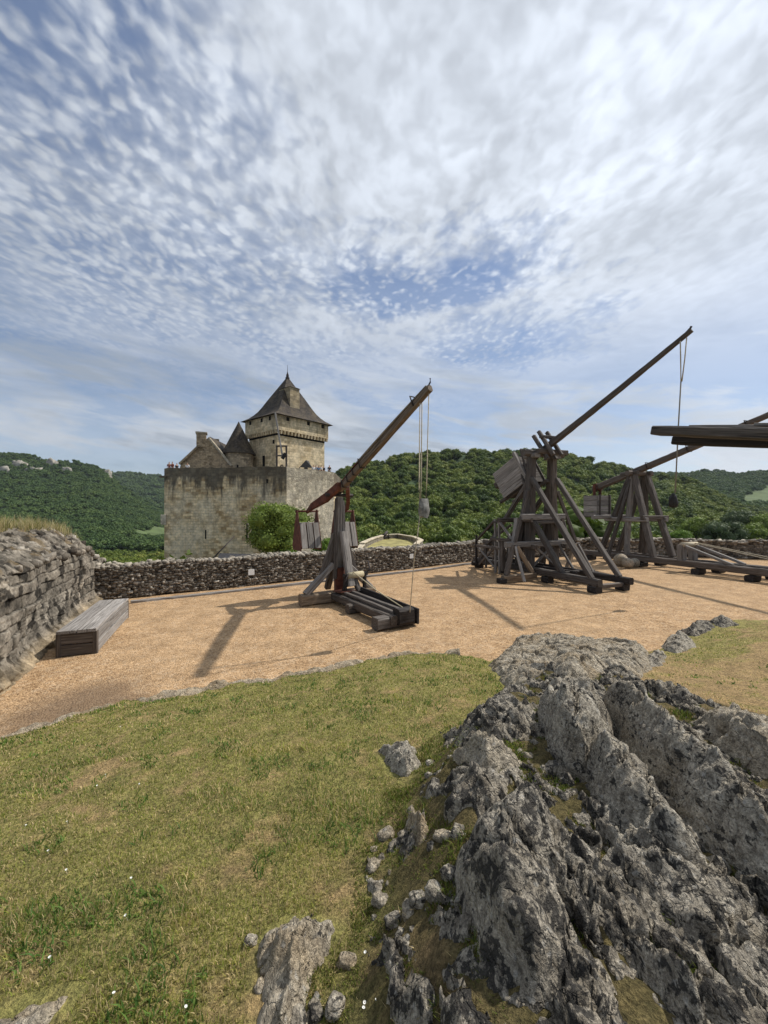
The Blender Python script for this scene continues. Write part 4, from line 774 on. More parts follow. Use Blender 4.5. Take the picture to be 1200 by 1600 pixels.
# windlass
wl = tube('windlass', t1, [T1(.52, -.02, .78), T1(.52, .46, .80)], .085, M_ROPEY, 14); tube('windlass_axle', t1, [T1(.52, -.14, .775), T1(.52, .60, .805)], .05, M_DARKIRON, 10); tube('crank', t1, [T1(.52, .56, .80), T1(.62, .62, .92), T1(.40, .70, 1.12)], .022, M_DARKIRON)
for o_ in (-.08, .52): beam('windlass_post', t1, T1(.50, o_, .30), T1(.52, o_, .84), .07, .12, M_WOODK, up=d1)
tube('winch_rope', t1, [T1(.56, .14, .88), T1(1.8, .10, .60), T1(3.0, .05, .42)], .013, M_ROPEY, 6)
# sling
pc = T1(3.80, 0, 2.62); tipp = arm1 - ad * .12
for o_, dx in ((-.02, 0), (.03, .02)): tube('sling_rope', t1, [tipp - ad * .25 + e1 * o_ - an * .08, pc + e1 * (o_ - .10) + Vector((0, 0, .36)), pc + e1 * (o_ * .4 - .10) + Vector((0, 0, .13))], .011, M_ROPE, 6)
tube('sling_rope', t1, [tipp + ad * .05 - an * .05, pc + e1 * .07 + Vector((0, 0, .45)), pc + e1 * .05 + Vector((0, 0, .14))], .010, M_ROPE, 6)
pv = []; 
for k in range(9):
    zz = .14 - .36 * k / 8; w_ = .100 + .025 * math.sin(k / 8 * math.pi); th = .025 + .065 * math.sin(min(1, k / 6) * math.pi * .55)
    for j in range(12): a = 2 * math.pi * j / 12; pv.append(e1 * math.cos(a) * w_ * (1 + .08 * math.sin(j * 2 + k)) + d1 * math.sin(a) * th + Vector((0, 0, zz + .02 * math.cos(2 * a))))
link('sling_pouch', poly_mesh(pv, [(k * 12 + j, k * 12 + (j + 1) % 12, k * 12 + 12 + (j + 1) % 12, k * 12 + 12 + j) for k in range(8) for j in range(12)] + [tuple(range(12)), tuple(range(96, 108))]), M_LEATHER, t1, Matrix.Translation(pc))
tube('trigger_rope', t1, [pc + e1 * -.10 + Vector((0, 0, -.2)), T1(3.50, -.02, 1.5), T1(3.20, .10, .42), T1(3.14, .12, .15)], .010, M_ROPE, 6)

# ================================================================ TALL TREBUCHET
P2 = Vector((5.45, 15.0, 0)); d2 = Vector((.37, -.93, 0)).normalized(); e2 = Vector((-d2.y, d2.x, 0))
def T2(t, o, z): return P2 + d2 * t + e2 * o + Vector((0, 0, z))
t2 = thing('trebuchet', T2(0, .6, 0), 'tallest trebuchet with dark braced timber tower and slanting planked counterweight', 'trebuchet')
S2 = 1.2
for o_, q in ((0, -.0), (S2, .12)):
    beam('ground_rail', t2, T2(-3.5, o_, .33), T2(3.05 + q, o_, .33), .20, .22, M_WOODK if o_ else M_WOOD)
    for t_ in (-3.2, -1.4, .9, 2.85): beam('skid_block', t2, T2(t_ - .16, o_, .11), T2(t_ + .16, o_, .11), .28, .215, M_WOODK)
    beam('main_post', t2, T2(0, o_, .45), T2(0, o_ + (.10 if o_ == 0 else -.10), 4.62), .30, .34, M_WOOD if o_ == 0 else M_WOODB, up=d2, taper=.88)
    beam('rear_post', t2, T2(-.55, o_ - .06, .45), T2(-.06, o_ + (.08 if o_ == 0 else -.08), 4.2), .20, .22, M_WOOD if o_ == 0 else M_WOODB, up=e2)
    beam('front_stay', t2, T2(2.75, o_, .42), T2(.12, o_ + .02, 3.75), .15, .18, M_WOOD, up=e2); beam('short_stay', t2, T2(1.55, o_ + .02, .42), T2(.22, o_ + .02, 2.12), .18, .20, M_WOOD, up=e2)
    beam('rear_stay', t2, T2(-3.1, o_, .42), T2(-.16, o_ + .02, 3.55), .15, .17, M_WOOD, up=e2)
    beam('side_rail', t2, T2(-2.7, o_ + (-.12 if o_ == 0 else .12), 1.22), T2(.5, o_ + (-.12 if o_ == 0 else .12), 1.22), .09, .16, M_WOODB); beam('side_rail', t2, T2(-1.1, o_ + (-.14 if o_ == 0 else .14), 2.2), T2(.3, o_ + (-.14 if o_ == 0 else .14), 2.2), .10, .15, M_WOODB)
beam('cross_beam', t2, T2(.18, -1.25, 1.32), T2(.18, S2 + .75, 1.32), .16, .20, M_WOODG); beam('cross_beam', t2, T2(.20, -.55, 2.32), T2(.20, S2 + .3, 2.32), .16, .22, M_WOODG); beam('cross_beam', t2, T2(-.75, -.85, 2.18), T2(-.75, S2 + .4, 2.18), .13, .16, M_WOODB)
beam('cross_beam', t2, T2(.20, .10, 2.12), T2(.20, S2 - .1, 2.12), .16, .12, M_WOOD)
beam('cross_beam', t2, T2(2.9, -.1, .20), T2(2.9, S2 + .15, .20), .14, .13, M_WOODB); beam('cross_beam', t2, T2(1.55, -.1, .40), T2(1.55, S2 + .1, .40), .16, .16, M_WOODK); beam('cross_beam', t2, T2(-3.2, -.35, .20), T2(-3.2, S2 + .3, .20), .18, .18, M_WOODK)
for sg, ob in ((-1, 0), (1, S2)):       # outrigger trestles to each side of the tower
    beam('outrigger', t2, T2(.42, ob + sg * .1, .20), T2(.42, ob + sg * 1.55, .16), .20, .20, M_WOODW if sg < 0 else M_WOOD); beam('skid_block', t2, T2(.42, ob + sg * 1.46, .09), T2(.42, ob + sg * 1.72, .09), .24, .175, M_WOODK)
    beam('trestle_leg', t2, T2(.40, ob + sg * 1.38, .26), T2(.24, ob + sg * .95, 1.3), .16, .15, M_WOODB); beam('trestle_leg', t2, T2(.40, ob + sg * .22, .30), T2(.24, ob + sg * .80, 1.25), .15, .15, M_WOODW); beam('trestle_leg', t2, T2(.95, ob + sg * 1.05, .10), T2(.30, ob + sg * .9, 1.25), .09, .09, M_WOODG)
    beam('side_brace', t2, T2(.22, ob + sg * .85, 1.40), T2(.05, ob + sg * .12, 3.3), .10, .13, M_WOOD); beam('trestle_post', t2, T2(.0, ob + sg * .75, 1.3), T2(-.1, ob + sg * .5, 2.25), .14, .14, M_WOODG)
# rear side frame with two upright poles
for k in (0, 1): beam('frame_pole', t2, T2(-1.35 + .28 * k, -.50 - .03 * k, .06), T2(-1.45 + .28 * k, -.46 - .03 * k, 2.22 + .05 * k), .085, .085, M_WOODG)
beam('frame_tie', t2, T2(-1.5, -.48, 2.1), T2(-1.1, -.5, 2.1), .07, .07, M_WOOD)
beam('frame_leg', t2, T2(-2.7, -.45, 1.28), T2(-1.5, -.46, 2.14), .08, .09, M_WOODB); beam('frame_leg', t2, T2(-.25, -.5, 1.35), T2(-1.15, -.48, 2.12), .08, .09, M_WOODG); beam('frame_rail', t2, T2(-2.8, -.46, 1.05), T2(-.8, -.52, 1.05), .08, .10, M_WOODB); beam('frame_rail', t2, T2(-1.6, -.54, 1.42), T2(-.2, -.54, 1.42), .10, .12, M_WOODB)
beam('frame_brace', t2, T2(-2.7, -.46, 1.05), T2(-1.4, -.5, .25), .06, .07, M_WOODG); beam('frame_brace', t2, T2(-2.6, -.4, .25), T2(-1.5, -.46, 1.02), .07, .08, M_WOODB); beam('frame_post', t2, T2(-2.75, -.46, .2), T2(-2.72, -.46, 1.5), .09, .09, M_WOODK); beam('frame_post', t2, T2(-.9, -.5, .2), T2(-.9, -.5, 1.4), .16, .16, M_WOODB)
beam('trough', t2, T2(-3.2, .38, .46), T2(1.8, .38, .46), .12, .10, M_WOODK); beam('trough', t2, T2(-3.2, .82, .46), T2(1.8, .82, .46), .12, .10, M_WOODK)
beam('winch_drum', t2, T2(-1.6, -.25, .95), T2(-1.6, S2 + .25, .95), .30, .30, M_WOODB, round_=.28); beam('floor_beam', t2, T2(-2.4, .1, 1.35), T2(.0, .1, 1.35), .14, .10, M_WOODK); beam('floor_beam', t2, T2(-2.4, 1.1, 1.35), T2(.0, 1.1, 1.35), .14, .10, M_WOODK)
for t_a, o_a, z_a, t_b, o_b, z_b in ((-2.2, 0, .5, -.3, .02, 2.3), (-.3, 0, .5, -1.9, 0, 1.2), (-2.4, S2, .5, -.3, S2, 2.3), (-1.0, -.45, .3, -.2, -.2, 2.2), (.1, .1, .5, .1, S2 - .1, 1.25), (.1, S2 - .1, .5, .1, .1, 1.25), (-1.6, .1, .5, -1.6, S2 - .1, 1.3), (.9, S2, .45, .15, S2 + .05, 1.3), (-2.5, -.3, 1.0, -1.0, .0, 2.0), (-2.1, -.42, .15, -2.1, -.42, 1.1), (-.5, -.52, .15, -.5, -.5, 1.38), (-1.0, .1, 1.4, -.1, .1, 2.9)):
    beam('thin_brace', t2, T2(t_a, o_a, z_a), T2(t_b, o_b, z_b), .07, .085, random.choice((M_WOODG, M_WOODB, M_WOOD)))
# head, axle and arm
PV = T2(.02, .60, 4.86); tip2 = W(1078, 518, 11.25); a2 = (tip2 - PV).normalized(); n2 = (Vector((0, 0, 1)) - a2 * a2.z).normalized()
beam('axle', t2, T2(.0, -.28, 4.72), T2(.0, S2 + .42, 4.72), .26, .24, M_WOOD, round_=.25)
for o_ in (.10, S2 - .10): beam('post_head', t2, T2(-.30, o_, 4.60), T2(.32, o_, 4.60), .26, .16, M_WOODG)
arm2 = beam('arm', t2, PV - a2 * 2.55 + n2 * .02, tip2 + a2 * .05, .25, .28, M_WOODB, taper=.42)
for q in (.10, .36):
    for sg in (-1, 1): beam('arm_clamp', arm2, PV + a2 * q + n2 * .58 + e2 * sg * .20, PV + a2 * (q + .06) - n2 * .55 + e2 * sg * .20, .13, .13, M_WOOD)
beam('arm_clamp', arm2, PV + a2 * .2 - n2 * .24 - e2 * .55, PV + a2 * .2 - n2 * .24 + e2 * .85, .2, .18, M_WOODB); beam('arm_clamp', arm2, PV + a2 * .42 + n2 * .28 - e2 * .35, PV + a2 * .42 + n2 * .28 + e2 * .35, .12, .12, M_WOOD)
for q in (-.9, -.62):
    beam('arm_clamp', arm2, PV + a2 * q + n2 * .48 - e2 * .2, PV + a2 * q - n2 * 1.0 - e2 * .52, .12, .11, M_WOOD)
tube('release_pin', arm2, [tip2 - a2 * .1 + n2 * .04, tip2 + a2 * .05 + n2 * .07, tip2 + a2 * .10 + n2 * .10], .03, M_DARKIRON)
CWc = PV - a2 * 1.72; bx = thing  # counterweight box fixed along the arm
def CW(u, v, w): return PV - a2 * u + n2 * v + e2 * w
for sg in (-1, 1):
    for k in range(5): beam('counterweight_plank', t2, CW(2.06 + .03 * (k % 2), .16 - .235 * k, sg * .46), CW(.78, .16 - .235 * k, sg * .46), .055, .228, M_WOODG if sg < 0 else M_WOOD, up=n2, rough=.05, round_=.08)
for u in (2.01, .84):
    for k in range(5): beam('end_plank', t2, CW(u, .16 - .235 * k, -.43), CW(u, .16 - .235 * k, .43), .05, .225, M_WOOD, up=n2, round_=.08)
beam('box_floor', t2, CW(2.03, -.88, 0), CW(.82, -.88, 0), .86, .06, M_WOODK, up=n2); beam('box_beam', t2, CW(2.42, -.86, -.32), CW(.6, -.98, -.32), .14, .14, M_WOOD, up=n2); beam('box_beam', t2, CW(2.42, -.86, .32), CW(.6, -.98, .32), .14, .14, M_WOOD, up=n2); beam('box_post', t2, CW(.74, .40, -.50), CW(.70, -1.1, -.50), .12, .12, M_WOODG, up=e2)
for w_ in (-.2, .2): beam('box_lug', t2, CW(1.05, .02, w_), CW(.98, .52, w_), .13, .13, M_WOODB, up=e2)
# sling
s2 = W(1052, 783, 11.08); rp = W(1063, 533, 11.23); rp2 = W(1073, 528, 11.23); j2 = W(1064, 596, 11.18)
tube('sling_rope', t2, [rp, W(1063.5, 560, 11.21), j2], .016, M_ROPE, 6); tube('sling_rope', t2, [rp2, W(1070, 560, 11.21), W(1065.5, 596, 11.18)], .016, M_ROPE, 6); tube('sling_rope', t2, [j2, W(1060, 665, 11.15), W(1055, 770, 11.08)], .019, M_ROPEG, 6)
pv = []
for k in range(9):
    zz = .22 - .40 * k / 8; w_ = (.03, .06, .09, .105, .115, .12, .12, .11, .08)[k]
    for j in range(10): a = 2 * math.pi * j / 10; pv.append(Vector((math.cos(a) * w_ * (1 + .12 * math.sin(3 * j + k)), math.sin(a) * w_ * .8, zz)))
link('sling_pouch', poly_mesh(pv, [(k * 10 + j, k * 10 + (j + 1) % 10, k * 10 + 10 + (j + 1) % 10, k * 10 + 10 + j) for k in range(8) for j in range(10)] + [tuple(range(10)), tuple(range(80, 90))]), M_BLACKL, t2, Matrix.Translation(s2))

# ================================================================ REAR TREBUCHET
d3 = Vector((.35, -.94, 0)).normalized(); e3 = Vector((-d3.y, d3.x, 0)); P3_ = Vector((11.6, 18.9, 0))
def T3(t, o, z): return P3_ + d3 * t + e3 * o + Vector((0, 0, z))
t3 = thing('trebuchet', T3(0, .6, 0), 'rear trebuchet with A shaped trestle and crate counterweight by the far parapet', 'trebuchet')
for o_ in (0, 1.25):
    beam('ground_rail', t3, T3(-2.6, o_, .36), T3(7.5, o_, .36), .22, .26, M_WOODB)
    for t_ in (-2.2, .6, 3.0, 4.8, 6.6): beam('skid_block', t3, T3(t_, o_ - .24, .115), T3(t_, o_ + .24, .115), .28, .225, M_WOODK)
    beam('trestle_leg', t3, T3(1.15, o_, .48), T3(.08, o_ + (.2 if o_ == 0 else -.2), 4.25), .24, .26, M_WOOD, up=e3); beam('trestle_leg', t3, T3(-1.6, o_, .48), T3(-.10, o_ + (.2 if o_ == 0 else -.2), 4.25), .22, .24, M_WOOD, up=e3); beam('trestle_post', t3, T3(-.15, o_, .48), T3(-.02, o_ + (.2 if o_ == 0 else -.2), 4.2), .20, .22, M_WOODG if o_ == 0 else M_WOODB, up=e3)
    beam('trestle_leg', t3, T3(-.8, o_ + (-.55 if o_ == 0 else .55), .12), T3(-.05, o_ + (.15 if o_ == 0 else -.15), 4.05), .15, .16, M_WOOD, up=d3)
    beam('tie_beam', t3, T3(-1.3, o_ + (-.02 if o_ == 0 else .02), 2.16), T3(.9, o_ + (-.02 if o_ == 0 else .02), 2.16), .16, .20, M_WOODG)
beam('cross_beam', t3, T3(.75, -.2, 2.25), T3(.75, 1.5, 2.25), .14, .18, M_WOODB); beam('cross_beam', t3, T3(-1.0, -1.2, 2.25), T3(-1.0, 1.5, 2.25), .16, .2, M_WOODG)
beam('axle', t3, T3(0, -.15, 4.34), T3(0, 1.45, 4.34), .24, .22, M_WOODB, round_=.25); beam('head_block', t3, T3(-.55, .16, 4.32), T3(.3, .16, 4.36), .18, .18, M_WOOD); beam('head_block', t3, T3(-.55, 1.08, 4.32), T3(.3, 1.08, 4.36), .18, .18, M_WOOD)
PV3 = T3(0, .62, 4.52); a3 = (W(1200, 648, 14.3) - PV3); a3.normalize()
arm3 = beam('arm', t3, PV3 - a3 * 2.75, PV3 + a3 * 8.2, .30, .32, M_WOODB, taper=.45); n3 = (Vector((0, 0, 1)) - a3 * a3.z).normalized()
for q in (-2.4, -.4, .5, 2.4, 4.6, 5.6):
    c = PV3 + a3 * q; tp = 1 - .55 * (q + 2.75) / 10.95; w_ = .15 * tp + .02; h_ = .16 * tp + .02
    link('arm_band', tube_mesh([e3 * (sx * w_) + n3 * (sz * h_) for sx, sz in ((-1, -1), (1, -1), (1, 1), (-1, 1), (-1, -1))], .02, 5), M_RUST if q < -2 else M_DARKIRON, arm3, Matrix.Translation(c))
CE = PV3 - a3 * 2.55
beam('hanger', t3, CE + e3 * -.2 + Vector((0, 0, .18)), CE + e3 * -.2 + Vector((0, 0, -.55)), .08, .14, M_RUST); beam('hanger', t3, CE + e3 * .2 + Vector((0, 0, .18)), CE + e3 * .2 + Vector((0, 0, -.55)), .08, .14, M_RUST)
for sg in (-1, 1):
    for k in range(4):
        zz = -.58 - .28 * k; beam('crate_plank', t3, CE + e3 * sg * .48 - d3 * .42 + Vector((0, 0, zz)), CE + e3 * sg * .48 + d3 * .42 + Vector((0, 0, zz)), .06, .265, M_WOODG, round_=.08); beam('crate_plank', t3, CE + d3 * sg * .42 - e3 * .45 + Vector((0, 0, zz)), CE + d3 * sg * .42 + e3 * .45 + Vector((0, 0, zz)), .06, .265, M_WOODG, round_=.08)
    for q in (-.33, .33): beam('crate_post', t3, CE + d3 * (sg * .46) + e3 * q + Vector((0, 0, -.4)), CE + d3 * (sg * .46) + e3 * q + Vector((0, 0, -1.6)), .08, .1, M_WOOD)
beam('crate_floor', t3, CE - d3 * .40 + Vector((0, 0, -1.56)), CE + d3 * .40 + Vector((0, 0, -1.56)), .88, .07, M_WOODK)
for o_ in (.02, .72): beam('windlass_post', t3, T3(2.35, o_, .48), T3(2.35, o_, 1.12), .30, .26, M_WOODG, up=d3); beam('windlass_brace', t3, T3(4.2, o_, .50), T3(2.5, o_, 1.08), .10, .12, M_WOODG, up=e3)
tube('windlass', t3, [T3(2.42, -.1, 1.14), T3(2.42, .84, 1.14)], .10, M_ROPE, 12); tube('winch_rope', t3, [T3(2.5, .6, 1.2), T3(6.6, .6, .52)], .018, M_ROPE, 6); tube('winch_rope', t3, [T3(2.5, .8, 1.2), T3(7.2, .75, .50)], .018, M_ROPE, 6); beam('trough', t3, T3(2.6, .36, .44), T3(7.4, .36, .44), .14, .12, M_WOODK); beam('trough', t3, T3(2.6, .9, .44), T3(7.4, .9, .44), .14, .12, M_WOOD)

# stone balls
for (px, py, r_, lb) in ((970, 885, .30, 'largest of the three pale stone balls beside the rear trebuchet'), (981, 886, .235, 'middle sized pale stone ball in front of its pile'), (991.5, 883, .21, 'smallest grey stone ball on the right of the pile')):
    Yb = EYE * F / (py - 800) if px > 990 else {970: 18.4, 981: 17.75}[px]
    me = lump_mesh(px, amp=.05, sq=(1, 1, .97)); V = np.array([v.co[:] for v in me.vertices]); V = V / np.linalg.norm(V, axis=1)[:, None] * (1 + .035 * fbm(V * 2 + px, 3))[:, None] * r_; me.vertices.foreach_set('co', V.astype(np.float32).ravel())
    if px > 990: Yb = 18.1
    o = link('stone_ball', me, M_ROCKB if px < 990 else M_ROCKM, None, Matrix.Translation(((px - 600) / F * Yb, Yb, r_ * .96))); tag(o, lb, 'stone ball', 'stone balls on the gravel')

# ================================================================ OVERHEAD TIMBER AT THE RIGHT (rest of the engine is outside the photo)
gq = thing('siege_engine', (5.6, 3.0, 0), 'stacked overhead timbers of an engine entering at the right edge', 'siege engine')
def TB(px, py, Y0, s_, dzs): p = W(px, py, Y0); return p + Vector((.37, -.93, 0)) * s_ + Vector((0, 0, dzs * s_))
beam('upper_beam', gq, TB(1026, 673, 6.0, 0, 0), TB(1026, 673, 6.0, 4.2, -.225), .26, .135, M_WOOD, rough=.05, taper=1.35)
beam('lower_beam', gq, TB(1058, 688.5, 6.15, 0, 0), TB(1058, 688.5, 6.15, 4.2, -.185), .26, .135, M_WOODK, rough=.05)  # near-black wood puts the shade under the upper beam into its colour
beam('thin_plank', gq, TB(1081, 666, 5.9, 0, 0), TB(1081, 666, 5.9, 3.4, -.20), .14, .03, M_WOODG, rough=.1); beam('thin_plank', gq, TB(1183, 663.5, 4.9, 0, 0), TB(1183, 663.5, 4.9, 2.2, -.20), .14, .04, M_WOODG, rough=.1)
for s_ in (2.6, 3.7):
    c_ = TB(1058, 688, 6.15, s_, -.185)
    for o_ in (-.32, .32): q_ = c_ + Vector((.93, .37, 0)) * o_; beam('support_post', gq, (q_.x + o_ * .5, q_.y, .7), (q_.x, q_.y, q_.z - .1), .16, .16, M_WOOD)
    beam('cross_head', gq, c_ - Vector((.93, .37, 0)) * .5 + Vector((0, 0, -.14)), c_ + Vector((.93, .37, 0)) * .5 + Vector((0, 0, -.14)), .16, .13, M_WOODK)

# ================================================================ CASTLE
Ztop = 7.95
cl_ = Vector((-27.3, 49.7)); cc_ = Vector((-11.7, 48.0)); crr = Vector((-6.74, 54.0)); cb1 = Vector((-7.0, 68)); cb2 = Vector((-29, 68))
FL = Ztop - .80
def ring_inset(poly, d):
    out = []; n = len(poly)
    for k in range(n):
        a, b, c = poly[k - 1], poly[k], poly[(k + 1) % n]; n1 = (b - a).normalized(); n1 = Vector((-n1.y, n1.x)); n2_ = (c - b).normalized(); n2_ = Vector((-n2_.y, n2_.x)); m_ = (n1 + n2_); m_ = m_ / max(.3, m_.length_squared) * 2 * .5 * 2 / 2; out.append(b + m_ * d)
    return out
cw = thing('castle_wall', (-16, 56, 0), 'tall stained curtain wall block below the castle keep', 'castle wall')
base = [cl_, cc_, crr, cb1, cb2]
def wall_slab(name, a, b, th, z0, z1, mat, parent, ragged=.12, step=.55, seed=0):
    d = (b - a); L = d.length; d = d / L; nr = Vector((-d.y, d.x)); n = int(L / step); v = []; f = []; rg = random.Random(seed)
    for i in range(n + 1):
        q = i / n; p = a + d * L * q; zt = z1 + rg.uniform(-ragged, ragged) * .6
        p2 = p + nr * th; v += [(p.x, p.y, z0), (p.x, p.y, zt), (p2.x, p2.y, zt + rg.uniform(-.05, .05)), (p2.x, p2.y, z0)]
    for i in range(n):
        k = i * 4
        for j in range(4): f.append((k + j, k + (j + 1) % 4, k + 4 + (j + 1) % 4, k + 4 + j))
    f += [(0, 1, 2, 3), (n * 4 + 3, n * 4 + 2, n * 4 + 1, n * 4)]; return link(name, poly_mesh(v, f), mat, parent)
front = wall_slab('front_wall', cl_, cc_, .7, -14, Ztop, M_CURTAIN, cw, seed=1); side = wall_slab('side_wall', cc_ + (crr - cc_).normalized() * .02, crr, .7, -14, Ztop - .06, M_CURTAINR, cw, seed=2)
for a, b, sd_ in ((crr, cb1, 3), (cb1, cb2, 4), (cb2, cl_, 5)): wall_slab('rear_wall', a, b, .7, -14, Ztop - .1, M_CURTAIN, cw, seed=sd_)
inn = [cl_ + Vector((.5, .5)), cc_ + Vector((0, .8)), crr + Vector((-.5, .2)), cb1 + Vector((-.5, -.5)), cb2 + Vector((.5, -.5))]
link('wall_walk', prism_mesh([(p.x, p.y) for p in inn], FL - .4, FL), M_FARWALL, cw)
fd = (cc_ - cl_).normalized(); fn = Vector((fd.y, -fd.x))
def on_front(px, py, off=.0):
    u = (px - 600) / F; q = (u * cl_.y - cl_.x) / ((cc_.x - cl_.x) - u * (cc_.y - cl_.y)); p = cl_ + (cc_ - cl_) * q + fn * off; return Vector((p.x, p.y, EYE - (py - 800) / F * p.y))
for px, py, h_ in ((321.5, 835, 1.1), (386, 830, 1.9)):
    c = on_front(px, py, .0); t_ = Vector((fd.x, fd.y, 0)); beam('arrow_slit', front, c - Vector((0, 0, h_ / 2)), c + Vector((0, 0, h_ / 2)), .16, .14, M_DARK, up=t_, rough=.02)
c = on_front(418, 752, .02); beam('niche', front, c - Vector((0, 0, .2)), c + Vector((0, 0, .25)), .4, .16, M_DARK, up=(fd.x, fd.y, 0))
c = on_front(257, 745, .0); beam('corbel_stone', front, c + Vector((-.5, 0, 0)), c + Vector((.3, 0, 0)), .5, .22, M_CURTAIN)
beam('corbel_stone', front, on_front(257, 812) + Vector((-.35, 0, 0)), on_front(257, 812) + Vector((.3, 0, 0)), .5, 1.3, M_CURTAINR)
# leaning mast and shed below the wall
a = W(322, 884, 44); b = W(366, 838, 45); sp = link('leaning_pole', tube_mesh([Vector((0, 0, 0)), b - a], .10, 7, .05), M_WOODB, None, Matrix.Translation(a)); tag(sp, 'bare pole leaning against the foot of the castle wall', 'pole')
sh = thing('shed', W(365, 885, 42), 'dark low roof peeping over the parapet below the castle wall', 'shed'); q0 = W(343, 884, 42); q1 = W(393, 880, 41); 
beam('shed_wall', sh, q0 + Vector((0, 1, -1.0)), q1 + Vector((0, 1, -1.0)), 2.2, 2.4, M_FARWALL, rough=.01); 
rv_ = [W(338, 878, 42), W(394, 874, 40.5), W(394, 866, 43.5), W(343, 864, 45)]; rv_ = rv_ + [p + Vector((0, 0, -.15)) for p in rv_]; link('shed_roof', poly_mesh([p - rv_[0] for p in rv_], [(0, 1, 2, 3), (4, 5, 6, 7)] + [(j, (j + 1) % 4, 4 + (j + 1) % 4, 4 + j) for j in range(4)]), M_SLATE_GREY, sh, Matrix.Translation(rv_[0]))
# keep
kc = Vector((-14.8, 55.0)); kl = Vector((-.77, .64)).normalized(); kr = Vector((.64, .77)).normalized(); ka, kb_ = 7.84, 9.56; Ez = 16.1
def KP(u, v, z): p = kc + kl * u + kr * v; return Vector((p.x, p.y, z))
keep_ = thing('castle_keep', KP(ka / 2, kb_ / 2, FL), 'tall square castle keep with flared stone slate roof', 'tower')
ins = .42
kw = link('keep_wall', prism_mesh([tuple(KP(u, v, 0)[:2]) for u, v in ((ins, ins), (ins, kb_ - ins), (ka - ins, kb_ - ins), (ka - ins, ins))], FL - 8, 13.35), M_KEEP, keep_)
kp = link('keep_parapet', prism_mesh([tuple(KP(u, v, 0)[:2]) for u, v in ((0, 0), (0, kb_), (ka, kb_), (ka, 0))], 13.9, Ez - .02), M_KEEP, keep_)
kp2 = link('machicolation', prism_mesh([tuple(KP(u, v, 0)[:2]) for u, v in ((ins - .02, ins - .02), (ins - .02, kb_ - ins + .02), (ka - ins + .02, kb_ - ins + .02), (ka - ins + .02, ins - .02))], 13.2, 13.95), M_DARK, keep_)
def corbel(u, v, du, dv): 
    a = KP(u, v, 13.62); b = KP(u + du * .48, v + dv * .48, 13.72); beam('corbel', keep_, b, a + (a - b) * .05, .26, .46, M_KEEP, seg=2, rough=.03)
for k in range(14): corbel(.25 + (ka - .5) * k / 13, 0, 0, 1)
for k in range(16): corbel(0, .25 + (kb_ - .5) * k / 15, 1, 0)
for v in (1.9, 5.6, 8.4): beam('parapet_window', kp, KP(-.01, v - .24, 15.62), KP(-.01, v + .24, 15.62), .12, .55, M_DARK, rough=.01)
for u in (1.5, 3.5, 6.4): beam('parapet_window', kp, KP(u - .2, -.01, 15.62), KP(u + .2, -.01, 15.62), .12, .55, M_DARK, rough=.01)
beam('window', kw, KP(1.05, ins, 12.35), KP(1.35, ins, 12.35), .2, .55, M_DARK, rough=.01); beam('window', kw, KP(3.6, ins, 8.2), KP(3.6, ins, 10.6), .2, .5, M_DARK, up=(kl.x, kl.y, 0), rough=.05); beam('doorway', kw, KP(ins, 5.5, FL), KP(ins, 5.5, 9.6), .25, .75, M_DARK, up=(kr.x, kr.y, 0), rough=.02, taper=.7)
beam('string_course', kw, KP(1.2, ins, 8.6), KP(6.6, ins, 8.6), .12, .22, M_KEEP)
# roof
zs = np.linspace(0, 1, 14); rv = []; rf = []; HZ = 7.15
for k, q in enumerate(zs):
    fct = max(.012, float(np.interp(q, [0, .05, .12, .25, .38, .5, .75, 1], [1, .87, .745, .60, .50, .41, .21, .012])))
    u0 = ka / 2; v0 = kb_ / 2; hu = (ka / 2 + .55) * fct; hv = (kb_ / 2 + .55) * fct; zz = Ez - .12 + HZ * q
    rv += [KP(u0 - hu, v0 - hv, zz), KP(u0 - hu, v0 + hv, zz), KP(u0 + hu, v0 + hv, zz), KP(u0 + hu, v0 - hv, zz)]
for k in range(13):
    for j in range(4): rf.append((k * 4 + j, k * 4 + (j + 1) % 4, k * 4 + 4 + (j + 1) % 4, k * 4 + 4 + j))
rf += [(0, 1, 2, 3), (52, 53, 54, 55)]; roof = link('roof', poly_mesh(rv, rf), M_SLATE, keep_)
ap = KP(ka / 2, kb_ / 2, Ez - .12 + HZ); fin = [(.0, .30), (.25, .34), (.3, .22), (.7, .20), (.95, .10), (1.2, .04), (2.2, .02)]; fv = []; ff = []
for z_, r_ in fin:
    for j in range(8): fv.append(Vector((math.cos(j * math.pi / 4) * r_, math.sin(j * math.pi / 4) * r_, z_ - .35)))
for k in range(6):
    for j in range(8): ff.append((k * 8 + j, k * 8 + (j + 1) % 8, k * 8 + 8 + (j + 1) % 8, k * 8 + 8 + j))
link('finial', poly_mesh(fv, ff + [tuple(range(8)), tuple(range(48, 56))]), M_DARKIRON, roof, Matrix.Translation(ap))
dz0, dz1 = 17.35, 20.8; vc = kb_ * .43
dor = link('dormer', prism_mesh([tuple(KP(u, v, 0)[:2]) for u, v in ((1.25, vc - .85), (1.25, vc + .85), (3.9, vc + .85), (3.9, vc - .85))], dz0, dz1), M_KEEP, roof)
link('dormer_roof', poly_mesh([KP(u, v, z) for u, v, z in ((1.1, vc - .97, dz1), (1.1, vc + .97, dz1), (4.0, vc + .97, dz1 + .05), (4.0, vc - .97, dz1 + .05), (1.9, vc, dz1 + .4), (4.0, vc, dz1 + .7))], [(0, 1, 4), (1, 2, 5, 4), (3, 0, 4, 5), (0, 3, 2, 1), (2, 3, 5)]), M_SLATE, roof)
beam('dormer_sill', roof, KP(1.2, vc - .75, dz0), KP(1.2, vc + .75, dz0), .2, .2, M_CURTAINR)
